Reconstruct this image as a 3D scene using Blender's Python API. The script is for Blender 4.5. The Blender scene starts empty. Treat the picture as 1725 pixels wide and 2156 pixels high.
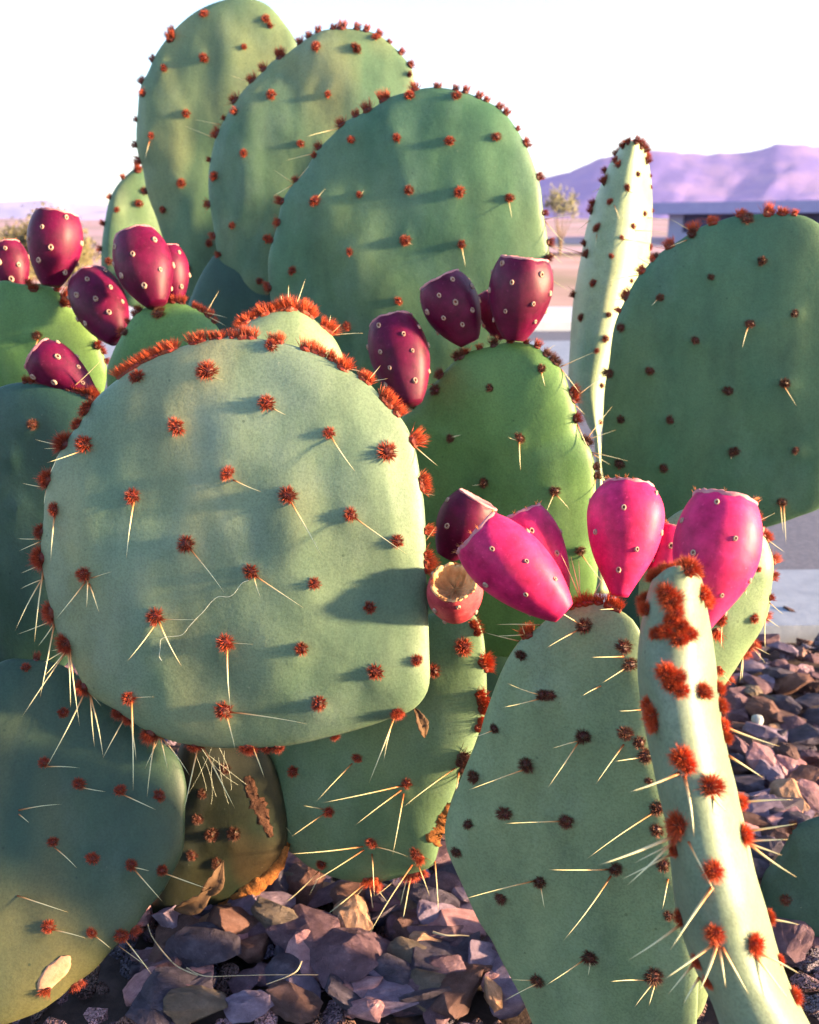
import bpy, bmesh, math, random
from mathutils import Vector, Matrix, noise
from mathutils.bvhtree import BVHTree
random.seed(7)
R = math.radians
scene = bpy.context.scene
col = scene.collection

# ------------------------------------------------------------ camera, sky, sun, exposure
CAMH, TILT, FPX = 0.50, 16.0, 2070.0          # eye height, downward tilt, focal length in photo pixels (1725 x 2156)
CAM = Vector((0, 0, CAMH))
FW = Vector((0, math.cos(R(TILT)), -math.sin(R(TILT))))
UP = Vector((0, math.sin(R(TILT)), math.cos(R(TILT))))
RT = Vector((1, 0, 0))
cd = bpy.data.cameras.new("camera"); cam = bpy.data.objects.new("camera", cd); col.objects.link(cam)
cam.location = CAM; cam.rotation_euler = (R(90 - TILT), 0, 0)
cd.sensor_fit = 'VERTICAL'; cd.sensor_height = 36; cd.lens = 36 * FPX / 2156.0
cd.clip_start = 0.02; cd.clip_end = 20000
cd.dof.use_dof = True; cd.dof.focus_distance = 0.57; cd.dof.aperture_fstop = 15.0
scene.camera = cam

SUN_EL, SUN_AZ = 9.0, 9.0                      # low sun from the right, a little on the camera's side
sd = Vector((math.cos(R(SUN_EL)) * math.cos(R(SUN_AZ)), -math.cos(R(SUN_EL)) * math.sin(R(SUN_AZ)), math.sin(R(SUN_EL))))
sl = bpy.data.lights.new("sun", 'SUN'); sl.energy = 5.0; sl.angle = R(3.4); sl.color = (1.0, 0.73, 0.39)
so = bpy.data.objects.new("sun", sl); col.objects.link(so)
so.rotation_euler = sd.to_track_quat('Z', 'Y').to_euler()
w = bpy.data.worlds.new("World"); scene.world = w; w.use_nodes = True
wn = w.node_tree; bg = wn.nodes['Background']
sky = wn.nodes.new('ShaderNodeTexSky'); sky.sky_type = 'NISHITA'; sky.sun_disc = False
sky.sun_elevation = R(SUN_EL); sky.sun_rotation = math.atan2(sd.x, sd.y)
sky.air_density = 1.0; sky.dust_density = 0.6; sky.ozone_density = 2.0
wn.links.new(sky.outputs[0], bg.inputs[0]); bg.inputs[1].default_value = 0.100
scene.view_settings.view_transform = 'Standard'; scene.view_settings.look = 'None'
scene.view_settings.gamma = 1; scene.view_settings.exposure = 2.72

# ------------------------------------------------------------ helpers
def ray(x, y): return FW + RT * ((x - 862.5) / FPX) - UP * ((y - 1078.0) / FPX)
def at(x, y, d): return CAM + ray(x, y) * d
def ground(x, y, z=0.0):
    r = ray(x, y); return CAM + r * ((z - CAMH) / r.z)
def T(t, pts):
    """points read off an enlarged part of the photograph -> whole-photo pixels"""
    out = []
    for p in pts:
        if t == 0: q = (p[0], p[1])
        elif t == 10: q = (323.4 + p[0] * .4584, 1796.9 + p[1] * .4584)
        elif t == 11: q = (1495 + p[0] * .4002, 1078.1 + p[1] * .4002)
        else:
            c, r = (t - 1) % 3, (t - 1) // 3
            q = (575 * c + p[0] / 3.0, 718.75 * r + p[1] / 3.0)
        out.append(q + tuple(p[2:]))
    return out
def S(t, segs):
    out = []
    for s in segs:
        a = T(t, [(s[0], s[1]), (s[2], s[3])]); out.append(a[0] + a[1] + tuple(s[4:]))
    return out
WM = {}
def link(name, mesh, parent=None, M=None):
    o = bpy.data.objects.new(name, mesh); col.objects.link(o)
    M = M or Matrix.Identity(4)
    WM[o.name] = M
    if parent:
        o.parent = parent; o.matrix_basis = WM[parent.name].inverted() @ M
    else: o.matrix_basis = M
    return o
def tag(o, label=None, cat=None, group=None, kind=None):
    if label: o['label'] = label
    if cat: o['category'] = cat
    if group: o['group'] = group
    if kind: o['kind'] = kind
    return o
def empty(name, loc): return link(name, None, None, Matrix.Translation(loc))
def mesh_from(name, verts, faces, mats, smooth=True, mi=None):
    m = bpy.data.meshes.new(name); m.from_pydata([tuple(v) for v in verts], [], faces)
    for x in (mats if isinstance(mats, (list, tuple)) else [mats]): m.materials.append(x)
    m.polygons.foreach_set('use_smooth', [smooth] * len(m.polygons))
    if mi: m.polygons.foreach_set('material_index', mi)
    m.update(); return m
def colattr(m, cols):
    a = m.color_attributes.new('tint', 'FLOAT_COLOR', 'POINT')
    a.data.foreach_set('color', [c for q in cols for c in (*q, 1.0)])

# ------------------------------------------------------------ materials
class NT:
    def __init__(s, name):
        s.m = bpy.data.materials.new(name); s.m.use_nodes = True
        s.t = s.m.node_tree; s.b = s.t.nodes['Principled BSDF']
    def n(s, typ, **k):
        x = s.t.nodes.new(typ)
        for a, v in k.items(): setattr(x, a, v)
        return x
    def l(s, a, b): s.t.links.new(a, b)
    def coord(s, scale=(1, 1, 1), rand=True):
        tc = s.n('ShaderNodeTexCoord'); mp = s.n('ShaderNodeMapping'); mp.inputs['Scale'].default_value = scale
        s.l(tc.outputs['Object'], mp.inputs[0])
        if rand:
            oi = s.n('ShaderNodeObjectInfo'); mu = s.n('ShaderNodeMath', operation='MULTIPLY'); mu.inputs[1].default_value = 37
            s.l(oi.outputs['Random'], mu.inputs[0]); s.l(mu.outputs[0], mp.inputs['Location'])
        return mp.outputs[0]
    def noise(s, c, scale, detail=4, rough=.55):
        x = s.n('ShaderNodeTexNoise'); x.inputs['Scale'].default_value = scale
        x.inputs['Detail'].default_value = detail; x.inputs['Roughness'].default_value = rough
        s.l(c, x.inputs['Vector']); return x.outputs['Fac']
    def ramp(s, f, stops):
        x = s.n('ShaderNodeValToRGB'); e = x.color_ramp.elements
        while len(e) < len(stops): e.new(.5)
        for i, (p, c) in enumerate(stops): e[i].position = p; e[i].color = (*c, 1) if len(c) == 3 else c
        s.l(f, x.inputs[0]); return x.outputs[0]
    def mix(s, f, a, b, mode='MIX'):
        x = s.n('ShaderNodeMix', data_type='RGBA', blend_type=mode)
        for inp, v in ((x.inputs[0], f), (x.inputs[6], a), (x.inputs[7], b)):
            if hasattr(v, 'is_linked') or hasattr(v, 'links'): s.l(v, inp)
            elif isinstance(v, (int, float)): inp.default_value = v
            else: inp.default_value = (*v, 1)
        return x.outputs[2]
    def bump(s, h, strength=.3, dist=.001, prev=None):
        x = s.n('ShaderNodeBump'); x.inputs['Strength'].default_value = strength; x.inputs['Distance'].default_value = dist
        s.l(h, x.inputs['Height'])
        if prev: s.l(prev, x.inputs['Normal'])
        s.l(x.outputs[0], s.b.inputs['Normal']); return x.outputs[0]
    def base(s, c, rough=.5, spec=.5):
        if hasattr(c, 'links'): s.l(c, s.b.inputs['Base Color'])
        else: s.b.inputs['Base Color'].default_value = (*c, 1)
        s.b.inputs['Roughness'].default_value = rough; s.b.inputs['Specular IOR Level'].default_value = spec
        return s.m

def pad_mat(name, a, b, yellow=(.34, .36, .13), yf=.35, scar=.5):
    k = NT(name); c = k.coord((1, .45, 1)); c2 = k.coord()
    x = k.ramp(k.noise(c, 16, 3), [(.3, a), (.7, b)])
    x = k.mix(k.ramp(k.noise(c, 9, 2), [(.5, (0, 0, 0)), (.75, (yf, yf, yf))]), x, yellow)  # yellow patches: skin mottling that also carries painted sunlit streaks
    # waxy bloom in cloudy patches, fine pores, flecks and small corky scars
    x = k.mix(1.0, x, k.ramp(k.noise(c, 34, 6, .7), [(.30, (.74, .76, .80)), (.50, (1, 1, 1)), (.72, (1.22, 1.18, 1.16))]), 'MULTIPLY')
    x = k.mix(k.ramp(k.noise(k.coord((1, .6, 1)), 12, 5, .65), [(.52, (0, 0, 0)), (.72, (.40, .40, .40))]), x, tuple(min(.5, v * 1.15 + .05) for v in b[:2] + (b[2] * 1.3,)))
    x = k.mix(1.0, x, k.ramp(k.noise(c2, 700, 2, .6), [(.35, (.84, .84, .84)), (.6, (1.06, 1.06, 1.06))]), 'MULTIPLY')
    f = k.ramp(k.noise(c2, 420, 2, .7), [(.66, (0, 0, 0)), (.72, (.35, .35, .35))])
    x = k.mix(f, x, tuple(v * .55 for v in a))
    f = k.ramp(k.noise(c2, 140, 5, .75), [(.70, (0, 0, 0)), (.74, (scar, scar, scar))])
    x = k.mix(f, x, (.42, .40, .28))
    vo = k.n('ShaderNodeTexVoronoi', feature='F1'); vo.inputs['Scale'].default_value = 55; k.l(c2, vo.inputs['Vector'])
    f = k.ramp(vo.outputs['Distance'], [(.04, (.6, .6, .6)), (.06, (0, 0, 0))]); x = k.mix(f, x, tuple(v * .45 for v in a))
    k.base(x, .5, .35)
    k.b.inputs['Subsurface Weight'].default_value = .06; k.b.inputs['Subsurface Radius'].default_value = (.004, .006, .002)
    k.b.inputs['Subsurface Scale'].default_value = 1.0
    p = k.bump(k.noise(c2, 35, 3), .4, .0018); k.bump(k.noise(c2, 420, 4, .75), .35, .0005, p)
    return k.m
M_sage = pad_mat('pad_sage', (.100, .160, .104), (.160, .210, .132), (.33, .30, .15), .9)  # strong yellow paints low-sun streaks into the skin
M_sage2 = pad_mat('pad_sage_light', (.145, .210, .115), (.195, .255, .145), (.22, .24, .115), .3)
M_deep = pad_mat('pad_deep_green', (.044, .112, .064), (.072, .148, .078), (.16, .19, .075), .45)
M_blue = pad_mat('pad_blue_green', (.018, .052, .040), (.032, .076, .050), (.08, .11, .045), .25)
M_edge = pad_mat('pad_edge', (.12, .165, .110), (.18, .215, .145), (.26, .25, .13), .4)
M_gold = pad_mat('pad_lower', (.020, .052, .038), (.042, .068, .040), (.17, .12, .035), .6)  # golden patches put sunlight into the colour of a green pad
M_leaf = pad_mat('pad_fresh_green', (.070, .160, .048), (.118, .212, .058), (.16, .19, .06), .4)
M_back = pad_mat('pad_back_green', (.066, .136, .082), (.115, .178, .098), (.30, .28, .12), .8)  # strong yellow stands in for sun patches on the back pads
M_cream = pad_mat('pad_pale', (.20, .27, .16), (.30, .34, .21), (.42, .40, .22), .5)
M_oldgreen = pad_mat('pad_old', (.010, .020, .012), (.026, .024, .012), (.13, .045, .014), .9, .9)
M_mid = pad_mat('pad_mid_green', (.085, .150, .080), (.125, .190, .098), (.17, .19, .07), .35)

def attr_mat(name, rough=.6, sss=0, var=.25):
    k = NT(name); a = k.n('ShaderNodeAttribute', attribute_name='tint')
    oi = k.n('ShaderNodeObjectInfo'); hs = k.n('ShaderNodeHueSaturation')
    mr = k.n('ShaderNodeMapRange'); mr.inputs[3].default_value = 1 - var; mr.inputs[4].default_value = 1 + var
    k.l(oi.outputs['Random'], mr.inputs[0]); k.l(mr.outputs[0], hs.inputs['Value']); k.l(a.outputs['Color'], hs.inputs['Color'])
    k.base(hs.outputs[0], rough, .3)
    return k.m
M_bristle = attr_mat('bristle', .55); M_spine = attr_mat('spine', .38, var=.1)

def fruit_mat(name, a, b, spec=.22, rough=.5):
    k = NT(name); c = k.coord()
    x = k.ramp(k.noise(c, 45, 4), [(.3, a), (.7, b)])
    x = k.mix(1.0, x, k.ramp(k.noise(c, 110, 6, .7), [(.32, (.62, .55, .62)), (.52, (1, 1, 1)), (.70, (1.3, 1.5, 1.35))]), 'MULTIPLY')
    x = k.mix(k.ramp(k.noise(c, 26, 4, .6), [(.5, (0, 0, 0)), (.75, (.22, .22, .22))]), x, tuple(min(1, v * 1.2 + .07) for v in b))
    x = k.mix(k.ramp(k.noise(c, 380, 3, .7), [(.62, (0, 0, 0)), (.72, (.3, .3, .3))]), x, tuple(min(1, v * 1.8 + .05) for v in b))
    k.base(x, rough, spec)
    k.b.inputs['Subsurface Weight'].default_value = .25; k.b.inputs['Subsurface Radius'].default_value = (.006, .001, .002)
    k.b.inputs['Subsurface Scale'].default_value = 1.0
    p = k.bump(k.noise(c, 60, 3), .4, .0012); k.bump(k.noise(c, 700, 3), .12, .0003, p)
    return k.m
M_fdark = fruit_mat('fruit_wine', (.068, .0, .018), (.120, .001, .036))
M_fpink = fruit_mat('fruit_magenta', (.40, .006, .080), (.57, .02, .125), .22, .52)
M_fred = fruit_mat('fruit_red', (.30, .02, .04), (.52, .08, .10), .2, .6)
def plain(name, a, b, scale=80, rough=.8, bs=.4, bd=.001):
    k = NT(name); c = k.coord(); k.base(k.ramp(k.noise(c, scale, 5, .65), [(.3, a), (.7, b)]), rough, .25)
    k.bump(k.noise(c, scale * 2, 5, .7), bs, bd); return k.m
M_areole = plain('areole', (.26, .13, .10), (.50, .33, .27), 300)
M_hole = plain('areole_centre', (.12, .03, .02), (.2, .06, .03), 300)
M_cup = plain('fruit_cup', (.38, .10, .14), (.58, .28, .28), 90)
M_cuporange = plain('dried_cup', (.55, .22, .08), (.80, .48, .24), 120)
M_leafdry = plain('dry_leaf', (.055, .028, .016), (.13, .07, .04), 60)
M_straw = plain('dry_straw', (.30, .22, .14), (.55, .44, .30), 90)
M_fibre = plain('pale_fibre', (.55, .58, .48), (.75, .76, .66), 90)
M_cork = plain('corky_bark', (.16, .05, .015), (.48, .17, .045), 260, .95, .9, .003)
M_fibrous = plain('brown_fibre', (.05, .018, .012), (.16, .07, .045), 200, .95, 1, .003)
M_scar = plain('scar', (.36, .17, .10), (.55, .30, .20), 150)

# ------------------------------------------------------------ tufts of glochids (shared meshes, unit radius)
def rvec():
    while True:
        v = Vector((random.uniform(-1, 1), random.uniform(-1, 1), random.uniform(-1, 1)))
        if .05 < v.length < 1: return v.normalized()
def tuft_mesh(kind, tone):
    V, F, C = [], [], []
    base = {'red': (.06, .010, .006), 'orange': (.13, .018, .008), 'brown': (.05, .016, .010)}[tone]
    tip = {'red': (.42, .058, .024), 'orange': (.66, .095, .028), 'brown': (.17, .055, .035)}[tone]
    # woolly core: a low-poly rough ball
    bm = bmesh.new(); bmesh.ops.create_icosphere(bm, subdivisions=2, radius=.62 if kind != 'bush' else .72)
    for v in bm.verts:
        v.co *= random.uniform(.85, 1.12)
        if kind == 'fan': v.co.x *= 1.1; v.co.z *= .7
        V.append(v.co.copy()); C.append(tuple(base[i] * random.uniform(.8, 2.2) for i in range(3)))
    F += [[v.index for v in f.verts] for f in bm.faces]; bm.free()
    n = {'ball': 210, 'fan': 120, 'bush': 560}[kind]
    for i in range(n):
        d = rvec()
        if kind == 'ball':
            d.z = abs(d.z) * .9 + .05; L = random.uniform(.62, .85)
        elif kind == 'fan':
            d = Vector((random.gauss(0, .42), random.gauss(0, .25), 1)); L = random.uniform(.9, 1.65)
        else:
            d.z = abs(d.z) + .12; L = random.uniform(.75, 1.2) * (1 if random.random() < .85 else 1.25)
        d.normalize()
        o = Vector((d.x * .35, d.y * .35, d.z * .28)) if kind != 'fan' else Vector((random.uniform(-.5, .5), random.uniform(-.35, .35), 0))
        d = (d + rvec() * .16).normalized()
        a = d.orthogonal().normalized(); b = d.cross(a); wd = random.uniform(.022, .038) * (.75 if kind == 'bush' else 1)
        i0 = len(V); ph = random.uniform(0, 6.28)
        for k in range(3):
            an = ph + k * 2.094; V.append(o + a * math.cos(an) * wd + b * math.sin(an) * wd)
            g = random.uniform(.8, 1.3); C.append(tuple((base[j] * 1.5 + tip[j] * .12) * g for j in range(3)))
        m = o + d * L * .6
        for k in range(3):
            an = ph + k * 2.094; V.append(m + (a * math.cos(an) + b * math.sin(an)) * wd * .75)
            C.append(tuple(base[j] * .3 + tip[j] * .6 for j in range(3)))
        V.append(o + d * L + rvec() * .05); g = random.uniform(.75, 1.2); C.append(tuple(tip[j] * g for j in range(3)))
        for k in range(3):
            q = (k + 1) % 3; F.append([i0 + k, i0 + q, i0 + 3 + q, i0 + 3 + k]); F.append([i0 + 3 + k, i0 + 3 + q, i0 + 6])
    m = mesh_from('tuft_' + kind, V, F, M_bristle, False); colattr(m, C); return m
TUFT = {(k, t): [tuft_mesh(k, t) for _ in range(4)] for k in ('ball', 'fan', 'bush') for t in ('red', 'orange', 'brown')}

def spine_mesh(L, r, bend=.03, pale=1.0):
    """tapered, gently curved thorn along +Z"""
    V, F, C = [], [], []; n = 7; s = 6; ph = random.uniform(0, 6.28)
    stops = [(0, (.26, .05, .015)), (.10, (.55, .17, .05)), (.25, (.78, .47, .22)), (.5, (.80, .70, .42)), (.9, (.74, .66, .38)), (1, (.45, .28, .12))]
    for i in range(n + 1):
        t = i / n; rr = r * (1 - t) ** .75 * (1.25 if i == 0 else 1) + .00003
        cx = bend * L * math.sin(t * math.pi * .9)
        for (p0, c0), (p1, c1) in zip(stops, stops[1:]):
            if p0 <= t <= p1:
                f = (t - p0) / (p1 - p0); c = tuple((c0[j] + (c1[j] - c0[j]) * f) * pale for j in range(3))
        for k in range(s):
            an = k * 6.2832 / s
            V.append(Vector((cx * math.cos(ph) + math.cos(an) * rr, cx * math.sin(ph) + math.sin(an) * rr * .75, t * L))); C.append(c)
    for i in range(n):
        for k in range(s):
            q = (k + 1) % s; F.append([i * s + k, i * s + q, (i + 1) * s + q, (i + 1) * s + k])
    F.append(list(range(s))[::-1]); F.append([n * s + k for k in range(s)])
    m = mesh_from('spine', V, F, M_spine); colattr(m, C); return m

# ------------------------------------------------------------ pads
def smooth_loop(P, N):
    n = len(P); out = []
    for i in range(n):
        p0, p1, p2, p3 = P[i - 1], P[i], P[(i + 1) % n], P[(i + 2) % n]
        for k in range(16):
            t = k / 16.0
            out.append(.5 * ((2 * p1) + (p2 - p0) * t + (2 * p0 - 5 * p1 + 4 * p2 - p3) * t * t + (3 * p1 - p0 - 3 * p2 + p3) * t ** 3))
    L = [0]
    for i in range(len(out)): L.append(L[-1] + (out[(i + 1) % len(out)] - out[i]).length)
    res = []; j = 0
    for k in range(N):
        s = L[-1] * k / N
        while L[j + 1] < s: j += 1
        f = (s - L[j]) / max(1e-9, L[j + 1] - L[j]); res.append(out[j].lerp(out[(j + 1) % len(out)], f))
    return res
class Pad: pass
def frame(yaw, lean):
    n = Vector((math.sin(R(yaw)) * math.cos(R(lean)), -math.cos(R(yaw)) * math.cos(R(lean)), math.sin(R(lean))))
    u = Vector((0, 0, 1)).cross(n).normalized(); v = n.cross(u)
    return u, v, n
def make_pad(plant, outline, depth, yaw, lean, mat, half=.011, waves=.0014, seed=0, tufts=(), pw=3.2, N=132, K=34, label=None, name='pad', cup=0.0):
    n_ = len(outline); cx = sum(p[0] for p in outline) / n_; cy = sum(p[1] for p in outline) / n_
    u, v, n = frame(yaw, lean); C = at(cx, cy, depth)
    def onplane(x, y):
        r = ray(x, y); return CAM + r * ((C - CAM).dot(n) / r.dot(n))
    loc = [Vector(((onplane(*p) - C).dot(u), (onplane(*p) - C).dot(v), 0)) for p in outline]
    B = smooth_loop(loc, N)
    size = sum(b.length for b in B) / N
    mounds = []
    for t in tufts:
        q = onplane(t[0], t[1]) - C; mounds.append((q.dot(u), q.dot(v)))
    V, F = [], []
    fs = [math.sin(math.pi / 2 * (k / K)) ** .9 for k in range(1, K + 1)]
    V.append(Vector((0, 0, half)))
    def zf(x, y, f, side):
        z = half * max(0, 1 - f ** pw) ** .55
        fade = min(1, (1 - f) * 6)
        a = noise.noise(Vector((x * 15 + seed * 7.1 + y * 6, y * 8, side * 3.0))) + .22 * noise.noise(Vector((x * 42 + seed, y * 18, 5)))
        z += a * waves * fade * 1.7
        if side > 0:
            for mx, my in mounds:
                d2 = (x - mx) ** 2 + (y - my) ** 2
                if d2 < .0004: z += .0011 * math.exp(-d2 / (2 * .0050 ** 2)) * min(1, (1 - f) * 9)
        return z
    for side in (1, -1):
        for k, f in enumerate(fs):
            if side < 0 and k == K - 1: break
            for b in B:
                x, y = b.x * f, b.y * f
                V.append(Vector((x, y, side * zf(x, y, f, side) + cup * (x * x + y * y) / max(size, .01))))
        if side > 0: V[0].z = zf(0, 0, 0, 1)
    back0 = 1 + K * N; V.append(Vector((0, 0, -half)))
    bc = len(V) - 1
    for j in range(N):
        F.append([0, 1 + j, 1 + (j + 1) % N])
        F.append([bc, back0 + (j + 1) % N, back0 + j])
    for k in range(K - 1):
        a, b = 1 + k * N, 1 + (k + 1) * N
        for j in range(N): q = (j + 1) % N; F.append([a + j, b + j, b + q, a + q])
    for k in range(K - 2):
        a, b = back0 + k * N, back0 + (k + 1) * N
        for j in range(N): q = (j + 1) % N; F.append([a + j, a + q, b + q, b + j])
    a, b = back0 + (K - 2) * N, 1 + (K - 1) * N
    for j in range(N): q = (j + 1) % N; F.append([a + j, a + q, b + q, b + j])
    M = Matrix((( u.x, v.x, n.x, C.x), (u.y, v.y, n.y, C.y), (u.z, v.z, n.z, C.z), (0, 0, 0, 1)))
    m = mesh_from(name, V, F, mat); bm = bmesh.new(); bm.from_mesh(m); bmesh.ops.recalc_face_normals(bm, faces=bm.faces); bm.to_mesh(m); bm.free()
    o = link(name, m, plant, M)
    if label: o['label'] = label
    P = Pad(); P.o = o; P.C = C; P.n = n; P.onplane = onplane
    P.bvh = BVHTree.FromPolygons([M @ x for x in V], F); return P
def make_edge_pad(plant, sections, depth, deep, yaw, mat, seed=0, label=None, name='pad', squash=2.3):
    """a pad seen along its edge: cross-sections (left px, right px), each with its depth extent"""
    secs = []
    for i, (a, b) in enumerate(sections): secs.append((Vector((a[0], a[1], 0)), Vector((b[0], b[1], 0)), deep[i], depth[i]))
    fine = []
    n = len(secs)
    def cr(p0, p1, p2, p3, t): return .5 * ((2 * p1) + (p2 - p0) * t + (2 * p0 - 5 * p1 + 4 * p2 - p3) * t * t + (3 * p1 - p0 - 3 * p2 + p3) * t ** 3)
    for i in range(n - 1):
        q = [secs[max(0, i - 1)], secs[i], secs[i + 1], secs[min(n - 1, i + 2)]]
        for k in range(10): fine.append(tuple(cr(q[0][j], q[1][j], q[2][j], q[3][j], k / 10.0) for j in range(4)))
    fine.append(secs[-1])
    V, F = [], []; N = 56
    dd = Vector((math.sin(R(yaw)), math.cos(R(yaw)), 0))
    for i, (a, b, dp, de) in enumerate(fine):
        mid = (a + b) / 2; rc = ray(mid.x, mid.y); D0 = de + dp; c = CAM + rc * D0
        dd = rc.normalized()
        A = at(a.x, a.y, D0); B = at(b.x, b.y, D0); h = (B - A) / 2 * math.sqrt(max(.05, 1 - (dp / D0) ** 2))
        for j in range(N):
            an = 2 * math.pi * j / N; cs, sn = math.cos(an), math.sin(an)
            x = math.copysign(abs(cs) ** (2 / squash), cs); y = math.copysign(abs(sn) ** (2 / squash), sn)
            p = c + h * x * (1.0) + dd * (y * dp)
            p += h.normalized() * noise.noise(p * 30 + Vector((seed, 0, 0))) * .0012
            V.append(p)
    for i in range(len(fine) - 1):
        for j in range(N): q = (j + 1) % N; F.append([i * N + j, i * N + q, (i + 1) * N + q, (i + 1) * N + j])
    F.append(list(range(N))); F.append([(len(fine) - 1) * N + j for j in range(N)][::-1])
    C = sum(V, Vector()) / len(V); M = Matrix.Translation(C)
    m = mesh_from(name, [x - C for x in V], F, mat); bm = bmesh.new(); bm.from_mesh(m); bmesh.ops.recalc_face_normals(bm, faces=bm.faces); bm.to_mesh(m); bm.free()
    o = link(name, m, plant, M)
    if label: o['label'] = label
    P = Pad(); P.o = o; P.C = C; P.n = Vector((0, -1, 0))
    P.onplane = lambda x, y: CAM + ray(x, y) * ((C - CAM).dot(FW))
    P.bvh = BVHTree.FromPolygons(V, F); return P
def surf(P, x, y):
    r = ray(x, y).normalized(); h = P.bvh.ray_cast(CAM, r)
    if h[0]: return h[0], (h[1] if h[1].dot(r) < 0 else -h[1]), True
    h = P.bvh.find_nearest(P.onplane(x, y)); nn = h[1]
    if nn.dot(h[0] - P.C) < 0: nn = -nn
    return h[0], nn, False
TUFTR = .0054
def add_tufts(P, pts, kind='ball', tone='red', size=1.0, outward=0.0):
    for t in pts:
        p, n, hit = surf(P, t[0], t[1]); sc = TUFTR * size * (t[2] if len(t) > 2 else 1) * random.uniform(.9, 1.08)
        d = n.copy()
        rad = (p - P.C); rad -= P.n * rad.dot(P.n)
        if rad.length > 0: d = d + rad.normalized() * outward
        d = (d + Vector((0, 0, .22)) + rvec() * .15).normalized()
        xa = P.n.cross(d)
        if xa.length < .2: xa = d.orthogonal()
        xa.normalize(); ya = d.cross(xa)
        if kind == 'ball':
            an = random.uniform(0, 6.28); xa, ya = xa * math.cos(an) + ya * math.sin(an), ya * math.cos(an) - xa * math.sin(an)
        p = p - n * sc * .10
        s = Vector((random.uniform(.85, 1.2), random.uniform(.85, 1.15), random.uniform(.85, 1.25))) * sc * random.choice((.82, .92, 1, 1, 1.06, 1.12))
        M = Matrix(((xa.x * s.x, ya.x * s.y, d.x * s.z, p.x), (xa.y * s.x, ya.y * s.y, d.y * s.z, p.y), (xa.z * s.x, ya.z * s.y, d.z * s.z, p.z), (0, 0, 0, 1)))
        link('glochid_tuft', random.choice(TUFT[(kind, tone)]), P.o, M)
def add_spines(P, segs, out=.45, wid=1.0, pale=1.0):
    for s in segs:
        a, n, hit = surf(P, s[0], s[1]); w_ = s[4] if len(s) > 4 else 1.0
        da = (a - CAM).dot(FW); L2 = math.hypot(s[2] - s[0], s[3] - s[1]) / FPX * da
        b = at(s[2], s[3], da - out * L2)
        d = b - a; L = d.length; q = d.to_track_quat('Z', 'Y').to_matrix().to_4x4()
        link('spine', spine_mesh(L, .00050 * wid * w_ * (0.85 + L * 6), random.uniform(-.03, .03), pale), P.o, Matrix.Translation(a) @ q)

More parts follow.
